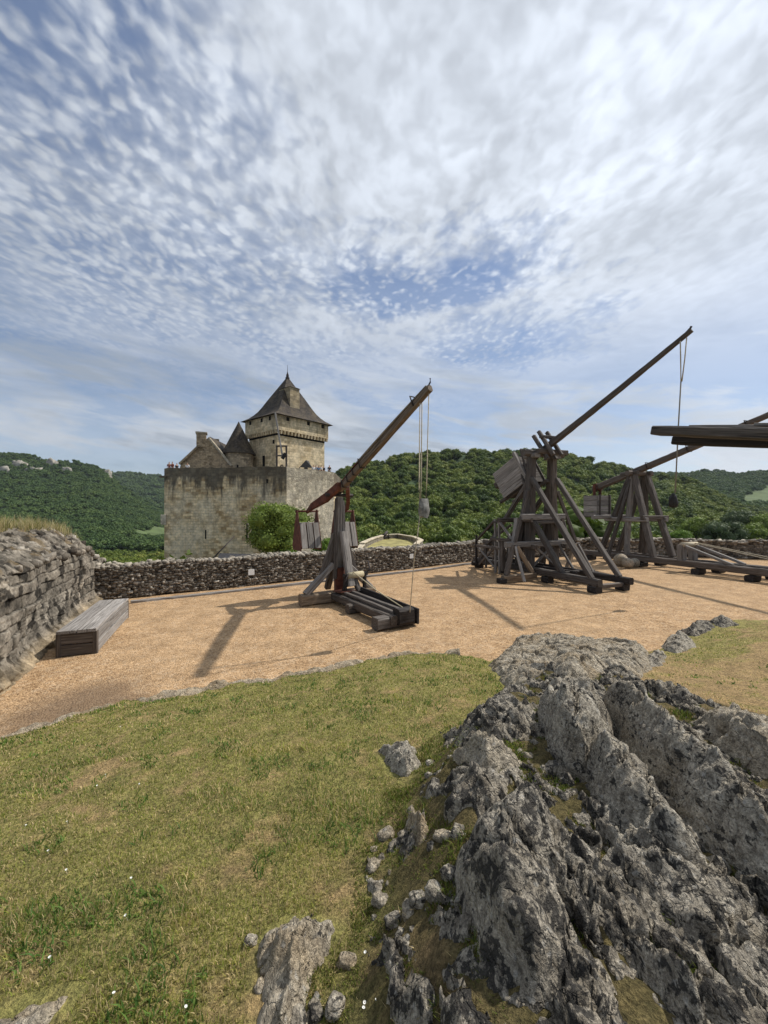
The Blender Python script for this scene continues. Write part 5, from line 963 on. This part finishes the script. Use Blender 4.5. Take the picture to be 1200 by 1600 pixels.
# small wooden engine standing on the keep corner
en = thing('siege_engine', W(440, 730, 51.5), 'small wooden engine with leaning pole standing at the keep corner', 'siege engine'); EY = 52.0
for px in (432.5, 447.5): beam('upright', en, (W(px, 0, EY).x, EY, FL), W(px, 696, EY), .22, .22, M_WOODB)
for py in (697, 712): beam('rail', en, W(431, py, EY - .1), W(449, py, EY - .1), .18, .2, M_WOODB)
beam('brace', en, (W(433, 0, EY).x, EY, FL + .3), W(440, 726, EY - .05), .14, .14, M_WOOD); beam('brace', en, (W(447, 0, EY).x, EY, FL + .3), W(441, 726, EY - .05), .14, .14, M_WOOD)
beam('arm', en, W(430, 645, EY), W(442, 716, EY - .2), .20, .22, M_WOODG); beam('sling_weight', en, W(441, 717, EY - .3), W(446, 708, EY - .3), .32, .4, M_BLACKL)
# turret
tc = W(373, 700, 57.5); tu = thing('stair_turret', (tc.x, tc.y, FL), 'round turret with pointed cone roof left of the keep', 'turret'); n = 28
def ring(r_, z_): return [Vector((tc.x + math.cos(2 * math.pi * j / n) * r_, tc.y + math.sin(2 * math.pi * j / n) * r_, z_)) for j in range(n)]
def loft(rs): return poly_mesh([p for r_, z_ in rs for p in ring(r_, z_)], [(k * n + j, k * n + (j + 1) % n, k * n + n + (j + 1) % n, k * n + n + j) for k in range(len(rs) - 1) for j in range(n)] + [tuple(range(n)), tuple(range((len(rs) - 1) * n, len(rs) * n))])
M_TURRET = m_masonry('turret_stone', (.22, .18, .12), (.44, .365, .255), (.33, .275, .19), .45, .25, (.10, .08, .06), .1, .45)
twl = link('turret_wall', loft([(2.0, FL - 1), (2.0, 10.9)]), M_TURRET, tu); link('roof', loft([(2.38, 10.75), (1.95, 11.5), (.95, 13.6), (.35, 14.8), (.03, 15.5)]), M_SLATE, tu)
beam('window', twl, Vector((tc.x + .55, tc.y - 1.96, FL + .2)), Vector((tc.x + .55, tc.y - 1.96, FL + 1.9)), .2, .5, M_DARK, rough=.02)
# gabled house
gh = thing('gabled_house', W(320, 728, 55.5), 'steep stone gable with two chimneys left of the turret', 'house'); gy = 55.5
gv = [W(279, 738, gy), W(361, 738, gy), W(361, 727, gy), W(326, 683, gy), W(283, 724, gy)]; dpt = Vector((-.5, 9, 0))
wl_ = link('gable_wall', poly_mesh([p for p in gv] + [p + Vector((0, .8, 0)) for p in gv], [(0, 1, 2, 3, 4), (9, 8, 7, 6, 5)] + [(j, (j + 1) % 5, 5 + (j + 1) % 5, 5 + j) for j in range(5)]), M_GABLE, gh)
rl = [gv[4], gv[3], gv[2]]; vv = [p + Vector((0, .4, -.1)) for p in rl] + [p + dpt + Vector((0, 0, -.1)) for p in rl]; link('roof', poly_mesh(vv + [p + Vector((0, 0, .25)) for p in vv], [(0, 1, 4, 3), (1, 2, 5, 4), (6, 7, 10, 9), (7, 8, 11, 10), (0, 1, 7, 6), (1, 2, 8, 7)]), M_SLATE, gh)
beam('coping', gh, W(362, 728, gy - .1), W(327, 685, gy - .1), .5, .3, M_CURTAINR); beam('coping', gh, W(281, 725, gy - .1), W(309, 699, gy - .1), .5, .3, M_GABLE)
beam('chimney', gh, W(315, 700, gy + .4), W(315, 677, gy + .4), 1.25, 1.3, M_GABLE, rough=.02, round_=.06); beam('chimney_cap', gh, W(315, 678, gy + .4), W(315, 676, gy + .4), 1.5, 1.5, M_CURTAINR, rough=.02, round_=.06)
beam('chimney', gh, W(334, 700, gy + 5), W(334, 687, gy + 5), 1.2, 1.0, M_GABLE, rough=.02, round_=.06); beam('chimney_cap', gh, W(334, 688, gy + 5), W(334, 686.5, gy + 5), 1.5, 1.3, M_CURTAINR, rough=.02, round_=.06)
# dark stall / awning beside the doorway
aw = thing('awning', W(478, 729, 55), 'dark pointed awning on the wall walk near the keep doorway', 'awning'); b0 = W(469, 731, 55.4); 
vv = [W(468, 730, 55), W(488, 731, 55.6), W(488, 731, 57), W(468, 730, 57), W(478, 719, 55.6), W(482, 720, 56.5)]; link('canopy', poly_mesh([p for p in vv], [(0, 1, 4), (1, 2, 5, 4), (2, 3, 5), (3, 0, 4, 5), (0, 3, 2, 1)]), M_BLACKL, aw)
for p in vv[:4]: beam('pole', aw, (p.x, p.y, FL), p, .08, .08, M_DARKIRON)

# people on the wall walk
def skin_mesh(name, pts, edges, mat, parent, M):
    bm = bmesh.new(); ly = bm.verts.layers.skin.verify(); vs = []
    for k, (p, r_) in enumerate(pts):
        v = bm.verts.new(p); v[ly].radius = (r_, r_ * .85); v[ly].use_root = (k == 0); vs.append(v)
    for a, b in edges: bm.edges.new((vs[a], vs[b]))
    me = bpy.data.meshes.new(name); bm.to_mesh(me); bm.free(); o = link(name, me, mat, parent, M); s_ = o.modifiers.new('skin', 'SKIN'); s_.use_smooth_shade = True; o.modifiers.new('sub', 'SUBSURF').levels = 1; o.modifiers['sub'].render_levels = 1; return o
M_SKIN = m_flat('skin', (.42, .25, .17), .6, .08, 20, 0)
def person(px, Y, h, shirt, trou, hair, label, turn=0.0, lean=0.0, z=None):
    s = h / 1.72; x = (px - 600) / F * Y; root = thing('person', (x, Y, FL), label, 'person', 'visitors on the castle wall walk'); M = Matrix.Translation((x, Y, FL)) @ Matrix.Rotation(turn, 4, 'Z') @ Matrix.Scale(s, 4)
    Pp = [((0, 0, .93), .13), ((0, lean * .4, 1.18), .135), ((0, lean, 1.42), .12), ((0, lean * 1.1, 1.52), .055), ((0, lean * 1.2, 1.60), .085), ((0, lean * 1.25, 1.70), .075), ((.18, lean, 1.40), .058), ((.24, lean + .05, 1.14), .045), ((.20, lean - .12, .95), .035), ((-.18, lean, 1.40), .058), ((-.24, lean + .04, 1.14), .045), ((-.22, lean - .1, .93), .035), ((.10, 0, .86), .095), ((.11, -.02, .48), .062), ((.11, .02, .08), .045), ((.12, -.14, .04), .04), ((-.10, 0, .86), .095), ((-.11, -.03, .48), .062), ((-.11, .02, .08), .045), ((-.12, -.14, .04), .04)]
    E = [(0, 1), (1, 2), (2, 3), (3, 4), (4, 5), (2, 6), (6, 7), (7, 8), (2, 9), (9, 10), (10, 11), (0, 12), (12, 13), (13, 14), (14, 15), (0, 16), (16, 17), (17, 18), (18, 19)]
    b = skin_mesh('body', Pp, E, M_SKIN, root, M); b.data = b.data
    sk = lambda ids, g: [(Pp[i][0], Pp[i][1] + g) for i in ids]
    skin_mesh('shirt', sk((0, 1, 2, 6, 7, 9, 10), .018), [(0, 1), (1, 2), (2, 3), (3, 4), (2, 5), (5, 6)], m_flat('shirt', shirt, .85, .08, 20, .05), root, M); skin_mesh('trousers', sk((0, 12, 13, 14, 16, 17, 18), .016), [(0, 1), (1, 2), (2, 3), (0, 4), (4, 5), (5, 6)], m_flat('trousers', trou, .85, .1, 20, .05), root, M)
    skin_mesh('hair', [((0, lean * 1.2 + .03, 1.63), .085), ((0, lean * 1.25 + .01, 1.73), .08)], [(0, 1)], m_flat('hair', hair, .7, .2, 20, .05), root, M)
Wt = (.75, .75, .73); Nv = (.05, .07, .13); Rd = (.24, .09, .07); Bk = (.03, .03, .035); Gy = (.30, .31, .32); Bl = (.18, .28, .42); Br = (.06, .035, .02)
for px, Y, h, sh_, tr_, hr_, lb_, tu_ in [
    (264.5, 50.7, 1.68, Rd, Bk, Br, 'person in red brown top at the far left wall corner', .4), (270, 50.9, 1.74, Rd, Nv, Bk, 'person in red brown top second from the left wall corner', -.5),
    (276, 51.0, 1.58, Bk, Gy, Br, 'person in black top left of the gable foot', 1.2), (293, 51.5, 1.70, Wt, Nv, Bk, 'person in white top leaning before the gable', .2),
    (489.5, 54.0, 1.70, Wt, Bk, Br, 'person in white top next to the dark awning', .8), (494, 54.3, 1.76, Wt, Gy, (.5, .42, .3), 'fair haired person in white top near the wall walk middle', -.3), (498, 54.1, 1.66, Bl, Bk, Bk, 'person in light blue top among the group by the keep', .1), (502, 54.6, 1.74, Wt, Nv, Br, 'dark haired person in white top third from the right end', 1.5),
    (506.5, 54.3, 1.62, Bk, Gy, Br, 'person in dark top second from the right end', -.9), (514.5, 53.9, 1.66, Bk, Bk, Bk, 'person all in black at the right end of the wall', .5)]: person(px, Y, h, sh_, tr_, hr_, lb_, tu_, -.05)

# ================================================================ TREES NEAR THE WALL
def crown_np(seed, R0, nb, nl, leaf, squash=.85, core=True):
    r = np.random.default_rng(seed); V = []; nn_ = []
    u = r.normal(size=(nb, 3)); u /= np.linalg.norm(u, axis=1)[:, None]; u[:, 2] = np.where(u[:, 2] < -.35, -u[:, 2], u[:, 2])
    cen = u * (R0 * r.uniform(.45, .78, nb))[:, None] * np.array([1, 1, squash]); rad_ = R0 * r.uniform(.24, .42, nb)
    for c, q in zip(cen, rad_):
        d = r.normal(size=(nl, 3)); d /= np.linalg.norm(d, axis=1)[:, None]; p = c + d * (q * r.uniform(.72, 1.08, nl))[:, None] * np.array([1, 1, .85])
        t = np.cross(d + r.normal(size=(nl, 3)) * .6, r.normal(size=(nl, 3))); t /= np.linalg.norm(t, axis=1)[:, None] + 1e-9; nrm_ = d + r.normal(size=(nl, 3)) * .45; b = np.cross(nrm_, t); b /= np.linalg.norm(b, axis=1)[:, None] + 1e-9; sz = (leaf * r.uniform(.6, 1.3, nl))[:, None]
        V.append(np.stack([p - t * sz, p - b * sz * .55, p + t * sz, p + b * sz * .55], 1).reshape(-1, 3))
    V = np.concatenate(V); Fq = np.arange(len(V)).reshape(-1, 4)
    if core:
        S = SV / np.linalg.norm(SV, axis=1)[:, None]
        for c, q in zip(cen, rad_): Fq = np.concatenate([Fq, SF + len(V)]); V = np.concatenate([V, c + S * q * .62])
    return V, Fq
def tree(name, px, Y, zc, R0, mat, label, nb=34, nl=220, leaf=.11, zbase=-6, squash=.9, seed=1, group=None):
    x = (px - 600) / F * Y; root = thing(name, (x, Y, zbase), label, 'tree' if 'shrub' not in name else 'shrub', group); V, Fq = crown_np(seed, R0, nb, nl, leaf, squash); link('crown', mesh_np('crown', V, Fq), mat, root, Matrix.Translation((x, Y, zc)))
    tk = tube('trunk', root, [Vector((x, Y, zbase)), Vector((x + .1, Y, (zbase + zc) / 2)), Vector((x, Y, zc + R0 * .3))], R0 * .09, M_BARK, 8, R0 * .035)
    for k in range(4): a = k * 1.6 + seed; link('limb', tube_mesh([Vector((0, 0, 0)), Vector((math.cos(a) * R0 * .3, math.sin(a) * R0 * .3, R0 * .35)), Vector((math.cos(a) * R0 * .55, math.sin(a) * R0 * .55, R0 * .75))], R0 * .04, 6, R0 * .012), M_BARK, tk, Matrix.Translation((x, Y, zc - R0 * .5)))
tree('deciduous_tree', 436, 32, .60, 2.85, M_TREE, 'dense round green tree between the castle wall and smaller trebuchet', 60, 320, .10, -4, 1.1, 5)
tree('shrub', 512, 29.5, -.6, 1.25, M_TREELT, 'bright green shrub behind the smaller trebuchet mast', 22, 200, .08, -3, 1.0, 6)
tree('shrub', 455, 30.0, -1.2, 1.2, M_TREELT, 'bright green shrub at the foot of the round tree', 22, 180, .08, -3.5, .8, 7)
for k, (px, Y, py, R0, m_, lb) in enumerate([(1088, 95, 832, 4.2, M_TREE, 'round dark green tree just over the parapet near the rear windlass'), (1130, 88, 838, 4.4, M_TREEGR, 'broad olive green tree just over the parapet at the right'), (1172, 92, 838, 4.0, M_TREE, 'green tree near the right edge beyond the parapet'), (1062, 80, 845, 2.6, M_TREELT, 'small yellow green bush peeping over the far parapet'), (1155, 120, 818, 5.2, M_TREEGR, 'grey olive tree behind the parapet trees'), (1200, 110, 826, 5.0, M_TREE, 'dark tree at the right edge beyond the parapet')]):
    c = W(px, py, Y); tree('deciduous_tree', px, Y, c.z, R0, m_, lb, 30, 130, R0 * .05, c.z - R0 * 1.7, .85, 20 + k)

# lower bastion beyond the wall
bs = thing('bastion', W(600, 850, 38), 'lower round stone bastion with grassy top beyond the parapet', 'bastion'); BY = 36.0
bpx = [(545, 862, 34), (566, 854, 35), (585, 843, 37), (594, 838, 41), (618, 837, 44), (640, 841, 42), (654, 846, 38), (652, 850, 36), (628, 853, 34.5), (604, 855, 34)]
bp = [W(a, b, c) for a, b, c in bpx]; bz = -.30
def at_z(px, py, z): Y = (EYE - z) * F / (py - 800); return Vector(((px - 600) / F * Y, Y, z))
outer = [at_z(a, b, -.9) for a, b in ((548, 868), (566, 853), (585, 844), (600, 839), (622, 838), (645, 842), (658, 848), (650, 855), (620, 858), (585, 864))]
cen_ = sum(outer, Vector()) / len(outer)
top_ = link('grass_top', prism_mesh([tuple((cen_ + (p - cen_) * .99)[:2]) for p in outer], -5, -1.15), m_flat('bastion_turf', (.26, .23, .09), .95, .4, 1.2), bs)
for a, b in zip(outer, outer[1:] + outer[:1]):
    mid = (a + b) / 2; hh = -.62 if mid.y > cen_.y - 2 else -.80; u_ = (b - a).normalized() * .15; a = a - u_; b = b + u_
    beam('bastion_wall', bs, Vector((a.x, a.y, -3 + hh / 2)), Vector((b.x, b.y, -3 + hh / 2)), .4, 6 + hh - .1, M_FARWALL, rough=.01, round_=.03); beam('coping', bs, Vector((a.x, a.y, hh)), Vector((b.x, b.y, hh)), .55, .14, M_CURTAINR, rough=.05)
g_ = at_z(602, 842.5, -1.15); cn = thing('cannon', g_, 'small dark cannon standing on the grassy bastion', 'cannon')
tube('barrel', cn, [g_ + Vector((-.2, -.9, .55)), g_ + Vector((.05, .1, .75)), g_ + Vector((.25, 1.1, .95))], .22, M_DARKIRON, 10, .15); beam('carriage', cn, g_ + Vector((-.4, -.3, .2)), g_ + Vector((.5, .3, .25)), .7, .3, M_WOODK); 
for q in (-.45, .45): link('wheel', tube_mesh([Vector((q - .06, 0, 0)), Vector((q + .06, 0, 0))], .36, 14), M_WOODK, cn, Matrix.Translation(g_ + Vector((0, .1, .36))))

# ================================================================ HILLS, WOODS, VALLEY
def hill(px0, px1, ridge, Yb, Yr, eb, name, label, power=.85, npx=120, ny=60, lump=2.5, tree_h=6, seed=0, fall=.5, ext=0.5):
    pxs = np.linspace(px0, px1, npx); rp = np.interp(pxs, [r_[0] for r_ in ridge], [800 - r_[1] for r_ in ridge]); s_ = np.concatenate([np.linspace(0, 1, ny), 1 + np.linspace(0, ext, 14)[1:]])
    Yv = Yb + (Yr - Yb) * s_; PX, YY = np.meshgrid(pxs, Yv); SS = np.repeat(s_[:, None], npx, 1)
    er = rp[None] - tree_h * F / Yr; E = eb + (er - eb) * np.minimum(SS, 1) ** power; Zh = EYE + E * YY / F; zr = EYE + er * Yr / F; over = np.maximum(SS - 1, 0); Zh = np.where(SS > 1, zr - fall * over * (Yr - Yb), Zh)
    Xh = (PX - 600) / F * YY; Zh = Zh + lump * fbm(p3(Xh / 60, YY / 60, seed), 3) * np.minimum(1, SS * 4)
    o = link(name, mesh_np(name, np.stack([Xh, YY, Zh], -1).reshape(-1, 3), grid_faces(npx, len(s_)), True), M_HILL); struct(o, label, 'hill'); return Xh, YY, Zh, SS, PX, E
def scatter(hd, spacing, rmin, rmax, mat, label, seed, crowns, excl=None):
    Xh, YY, Zh, SS, PX, E = hd; r = np.random.default_rng(seed); nr_, nc = Xh.shape; A = np.abs((Xh[1:, 1:] - Xh[1:, :-1])) * np.abs(YY[1:, 1:] - YY[:-1, 1:]); n = int(A.sum() / spacing ** 2); w = (A / A.sum()).ravel(); idx = r.choice(len(w), n, p=w); i, j = idx // (nc - 1), idx % (nc - 1); fu, fv = r.uniform(size=n), r.uniform(size=n)
    def bil(M): return (M[i, j] * (1 - fu) + M[i, j + 1] * fu) * (1 - fv) + (M[i + 1, j] * (1 - fu) + M[i + 1, j + 1] * fu) * fv
    x, y, z, ss, px, e = (bil(M) for M in (Xh, YY, Zh, SS, PX, E)); k = ss < 1.06
    if excl is not None: k &= ~excl(px, e)
    x, y, z = x[k], y[k], z[k]; n = len(x); rad_ = r.uniform(rmin, rmax, n)
    me = bpy.data.meshes.new('woodland'); me.vertices.add(n); me.vertices.foreach_set('co', np.stack([x, y, z + rad_ * .55], -1).astype(np.float32).ravel())
    for nm, arr in (('size', rad_), ('turn', r.uniform(0, 6.28, n))):
        a = me.attributes.new(nm, 'FLOAT', 'POINT'); a.data.foreach_set('value', arr.astype(np.float32))
    me.update(); o = link('woodland', me); tag(o, label, 'woodland', None, 'stuff')
    ng = bpy.data.node_groups.new('woodland', 'GeometryNodeTree'); ng.interface.new_socket('Geometry', in_out='INPUT', socket_type='NodeSocketGeometry'); ng.interface.new_socket('Geometry', in_out='OUTPUT', socket_type='NodeSocketGeometry')
    N_ = ng.nodes; gi = N_.new('NodeGroupInput'); go = N_.new('NodeGroupOutput'); ci = N_.new('GeometryNodeCollectionInfo'); ci.inputs['Collection'].default_value = crowns; ci.inputs['Separate Children'].default_value = True; ci.inputs['Reset Children'].default_value = True
    ip = N_.new('GeometryNodeInstanceOnPoints'); ip.inputs['Pick Instance'].default_value = True; s1 = N_.new('GeometryNodeInputNamedAttribute'); s1.data_type = 'FLOAT'; s1.inputs[0].default_value = 'size'; s2_ = N_.new('GeometryNodeInputNamedAttribute'); s2_.data_type = 'FLOAT'; s2_.inputs[0].default_value = 'turn'; cx = N_.new('ShaderNodeCombineXYZ'); rn = N_.new('FunctionNodeRandomValue'); rn.data_type = 'INT'; rn.inputs[4].default_value = 0; rn.inputs[5].default_value = 99
    lk = ng.links.new; lk(gi.outputs[0], ip.inputs['Points']); lk(ci.outputs[0], ip.inputs['Instance']); lk(s1.outputs[0], ip.inputs['Scale']); lk(s2_.outputs[0], cx.inputs[2]); lk(cx.outputs[0], ip.inputs['Rotation']); lk(rn.outputs[2], ip.inputs['Instance Index']); lk(ip.outputs[0], go.inputs[0])
    md = o.modifiers.new('woodland', 'NODES'); md.node_group = ng; return o
def crown_set(name, mat, leaf, nb, nl, seeds):
    c = bpy.data.collections.new(name)
    for q in seeds:
        V, Fq = crown_np(q, 1.0, nb, nl, leaf, random.Random(q).uniform(.75, 1.05)); me = mesh_np('crown', V, Fq); me.materials.append(mat); c.objects.link(bpy.data.objects.new('crown', me))
    return c
CN = crown_set('near_crowns', M_FOREST, .085, 26, 46, (1, 2, 3, 4, 5)); CF = crown_set('far_crowns', M_FORESTL, .15, 14, 26, (11, 12, 13))
# right hand hill
ridgeR = [(300, 800), (430, 775), (500, 748), (524, 735), (545, 722), (560, 716), (600, 711), (640, 706), (680, 701), (720, 698), (800, 697), (850, 700), (900, 709), (960, 722), (1000, 729), (1040, 738), (1080, 748), (1120, 768), (1160, 784), (1200, 790), (1350, 800)]
hR = hill(300, 1350, ridgeR, 110, 430, -78, 'hills', 'wooded hill behind the trebuchets', .8, 160, 70, 4, 8, 1)
scatter(hR, 6.3, 2.8, 6.6, M_FOREST, 'dense green woodland covering the hill behind the trebuchets', 1, CN)
# far right hill with a meadow
ridgeFR = [(880, 745), (960, 735), (1000, 734), (1040, 738), (1075, 738), (1095, 734), (1120, 733), (1140, 737), (1152, 740), (1170, 736), (1200, 733), (1260, 728), (1400, 724)]
hFR = hill(880, 1400, ridgeFR, 470, 950, -5, 'hills', 'farther wooded hill at the right horizon', .9, 90, 50, 4, 8, 2)
mead = lambda px, e: (px > 1158) & (px < 1290) & (e > 11 - (px - 1158) * .02) & (e < 24 + (px - 1158) * .35)
scatter(hFR, 9.0, 5, 8, M_FORESTL, 'woodland on the farther hill at the right', 2, CF, mead)
def drape(hd, cond, name, label, lift=.6):
    Xh, YY, Zh, SS, PX, E = hd; f = grid_faces(Xh.shape[1], Xh.shape[0]); k = cond(PX, E).ravel()[f].any(1); f = f[k]; u = np.unique(f); mp = np.full(Xh.size, -1); mp[u] = np.arange(len(u)); V = np.stack([Xh, YY, Zh + lift], -1).reshape(-1, 3)[u]; struct(link(name, mesh_np(name, V, mp[f], True), M_MEADOW), label, 'meadow')
drape(hFR, mead, 'meadow', 'sunlit meadow clearing on the far right hillside')
# left hill with cliffs
ridgeL = [(-350, 680), (-100, 694), (0, 703), (60, 712), (100, 717), (150, 725), (168, 733), (176, 744), (205, 766), (235, 785), (258, 800), (300, 822)]
hL = hill(-350, 300, ridgeL, 330, 900, -62, 'hills', 'long wooded hill with cliffs at the left', .92, 130, 80, 5, 8, 3)
fld = lambda px, e: (px > 208) & (px < 300) & (e < -31 + (px - 205) * .16) & (e > -42)
scatter(hL, 6.4, 3.2, 6.6, M_FORESTL, 'woodland covering the long hill at the left', 3, CF, lambda px, e: fld(px, e) | ((e > 52) & (e < 70) & (px < 172) & (np.modf(np.abs(np.sin(px * .35)) * 3)[0] < .35)))
drape(hL, fld, 'meadow', 'pale green field at the foot of the left hill', .8)
# back hill
ridgeB = [(60, 742), (160, 738), (180, 737), (215, 738), (255, 742), (330, 748), (420, 752), (520, 752), (620, 748)]
hB = hill(60, 620, ridgeB, 1000, 1700, -20, 'hills', 'distant wooded ridge between the left hill and the castle', .9, 60, 40, 5, 10, 4); scatter(hB, 16, 9, 14, M_FORESTL, 'woodland on the distant ridge left of the castle', 4, CF)
# cliffs (lumpy limestone faces set into the left hill)
rc = random.Random(3)
for k, (px, py, w_, h_) in enumerate([(5, 737, 20, 12), (30, 729, 16, 16), (52, 737, 18, 14), (80, 727, 14, 14), (104, 737, 14, 11), (112, 742, 10, 7), (152, 745, 9, 5), (168.5, 742, 8, 13)]):
    e = 800 - py; col_ = int(np.argmin(np.abs(hL[4][0] - px))); row_ = int(np.argmin(np.abs((hL[2][:, col_] - EYE) / hL[1][:, col_] * F - e)[:80])); Yc = hL[1][row_, col_] + 1
    me = lump_mesh(k + 40, amp=.5, sq=(1, .6, 1)); V = np.array([v.co[:] for v in me.vertices]); V[:, :] *= (1 + .25 * ridged(V * 3 + k, 3))[:, None]; V *= np.array([w_ / 2 * Yc / F, 10, h_ / 2 * Yc / F]); me.vertices.foreach_set('co', V.astype(np.float32).ravel()); struct(link('limestone_cliff', me, M_CLIFF, None, Matrix.Translation(W(px, py, Yc))), 'pale limestone cliff face under the left ridge', 'cliff')
# slope below the terrace and valley floor
th_ = np.linspace(-1.35, 1.5, 120); wy = []
for u in th_:
    y_ = 11.0
    for a, b in zip(WALL, WALL[1:]):
        den = (b[0] - a[0]) - u * (b[1] - a[1]); q = (u * a[1] - a[0]) / den if abs(den) > 1e-9 else -1
        if 0 <= q <= 1: y_ = a[1] + (b[1] - a[1]) * q; break
    wy.append(y_ + 1.0)
wy = np.array(wy); qs = np.linspace(0, 1, 60) ** 1.6; Yq = wy[None] + (360 - wy[None]) * qs[:, None]; Xq = th_[None] * Yq; Zq = -1.7 - 40 * (1 - np.exp(-(Yq - wy[None]) / 260)) - 4 * sstep(Yq - wy[None], 1, 20) + 1.2 * fbm(p3(Xq / 12, Yq / 12, 5), 3)
hS = (Xq, Yq, Zq, np.zeros_like(Zq) + .5, 600 + th_[None] * F + 0 * Yq, Zq * 0)
struct(link('slope_ground', mesh_np('slope_ground', np.stack([Xq, Yq, Zq], -1).reshape(-1, 3), grid_faces(120, 60), True), M_HILL), 'overgrown slope falling away below the terrace', 'ground')
vs_ = np.linspace(-2500, 2500, 30); XV, YV = np.meshgrid(vs_, np.linspace(-50, 2650, 30)); struct(link('valley_floor', mesh_np('valley_floor', np.stack([XV, YV, np.full_like(XV, -75)], -1).reshape(-1, 3), grid_faces(30, 30)), M_MEADOW), 'valley floor far below the castle', 'ground')
# woods on the slope, seen over the wall at the left and middle
scatter(hS, 7.0, 2.6, 4.6, M_FOREST, 'trees and scrub on the slope below the terrace', 9, CN)

# ================================================================ HAZE (the air over the valley)
def haze_box():
    x0, x1, y0, y1, z0, z1 = -2600, 2600, -60, 2700, -77, 330
    m = bpy.data.materials.new('haze'); m.use_nodes = True; t = NT(m.node_tree); t.n.clear(); out = t.new('ShaderNodeOutputMaterial'); v = t.new('ShaderNodeVolumePrincipled')
    v.inputs['Color'].default_value = (.80, .88, 1.0, 1); v.inputs['Density'].default_value = HAZE; v.inputs['Anisotropy'].default_value = .2; t.l.new(v.outputs[0], out.inputs['Volume'])
    o = link('haze', prism_mesh([(x0, y0), (x1, y0), (x1, y1), (x0, y1)], z0, z1), m); tag(o, 'thin bluish summer haze over the valley', 'haze', None, 'stuff')
HAZE = .00005
haze_box()
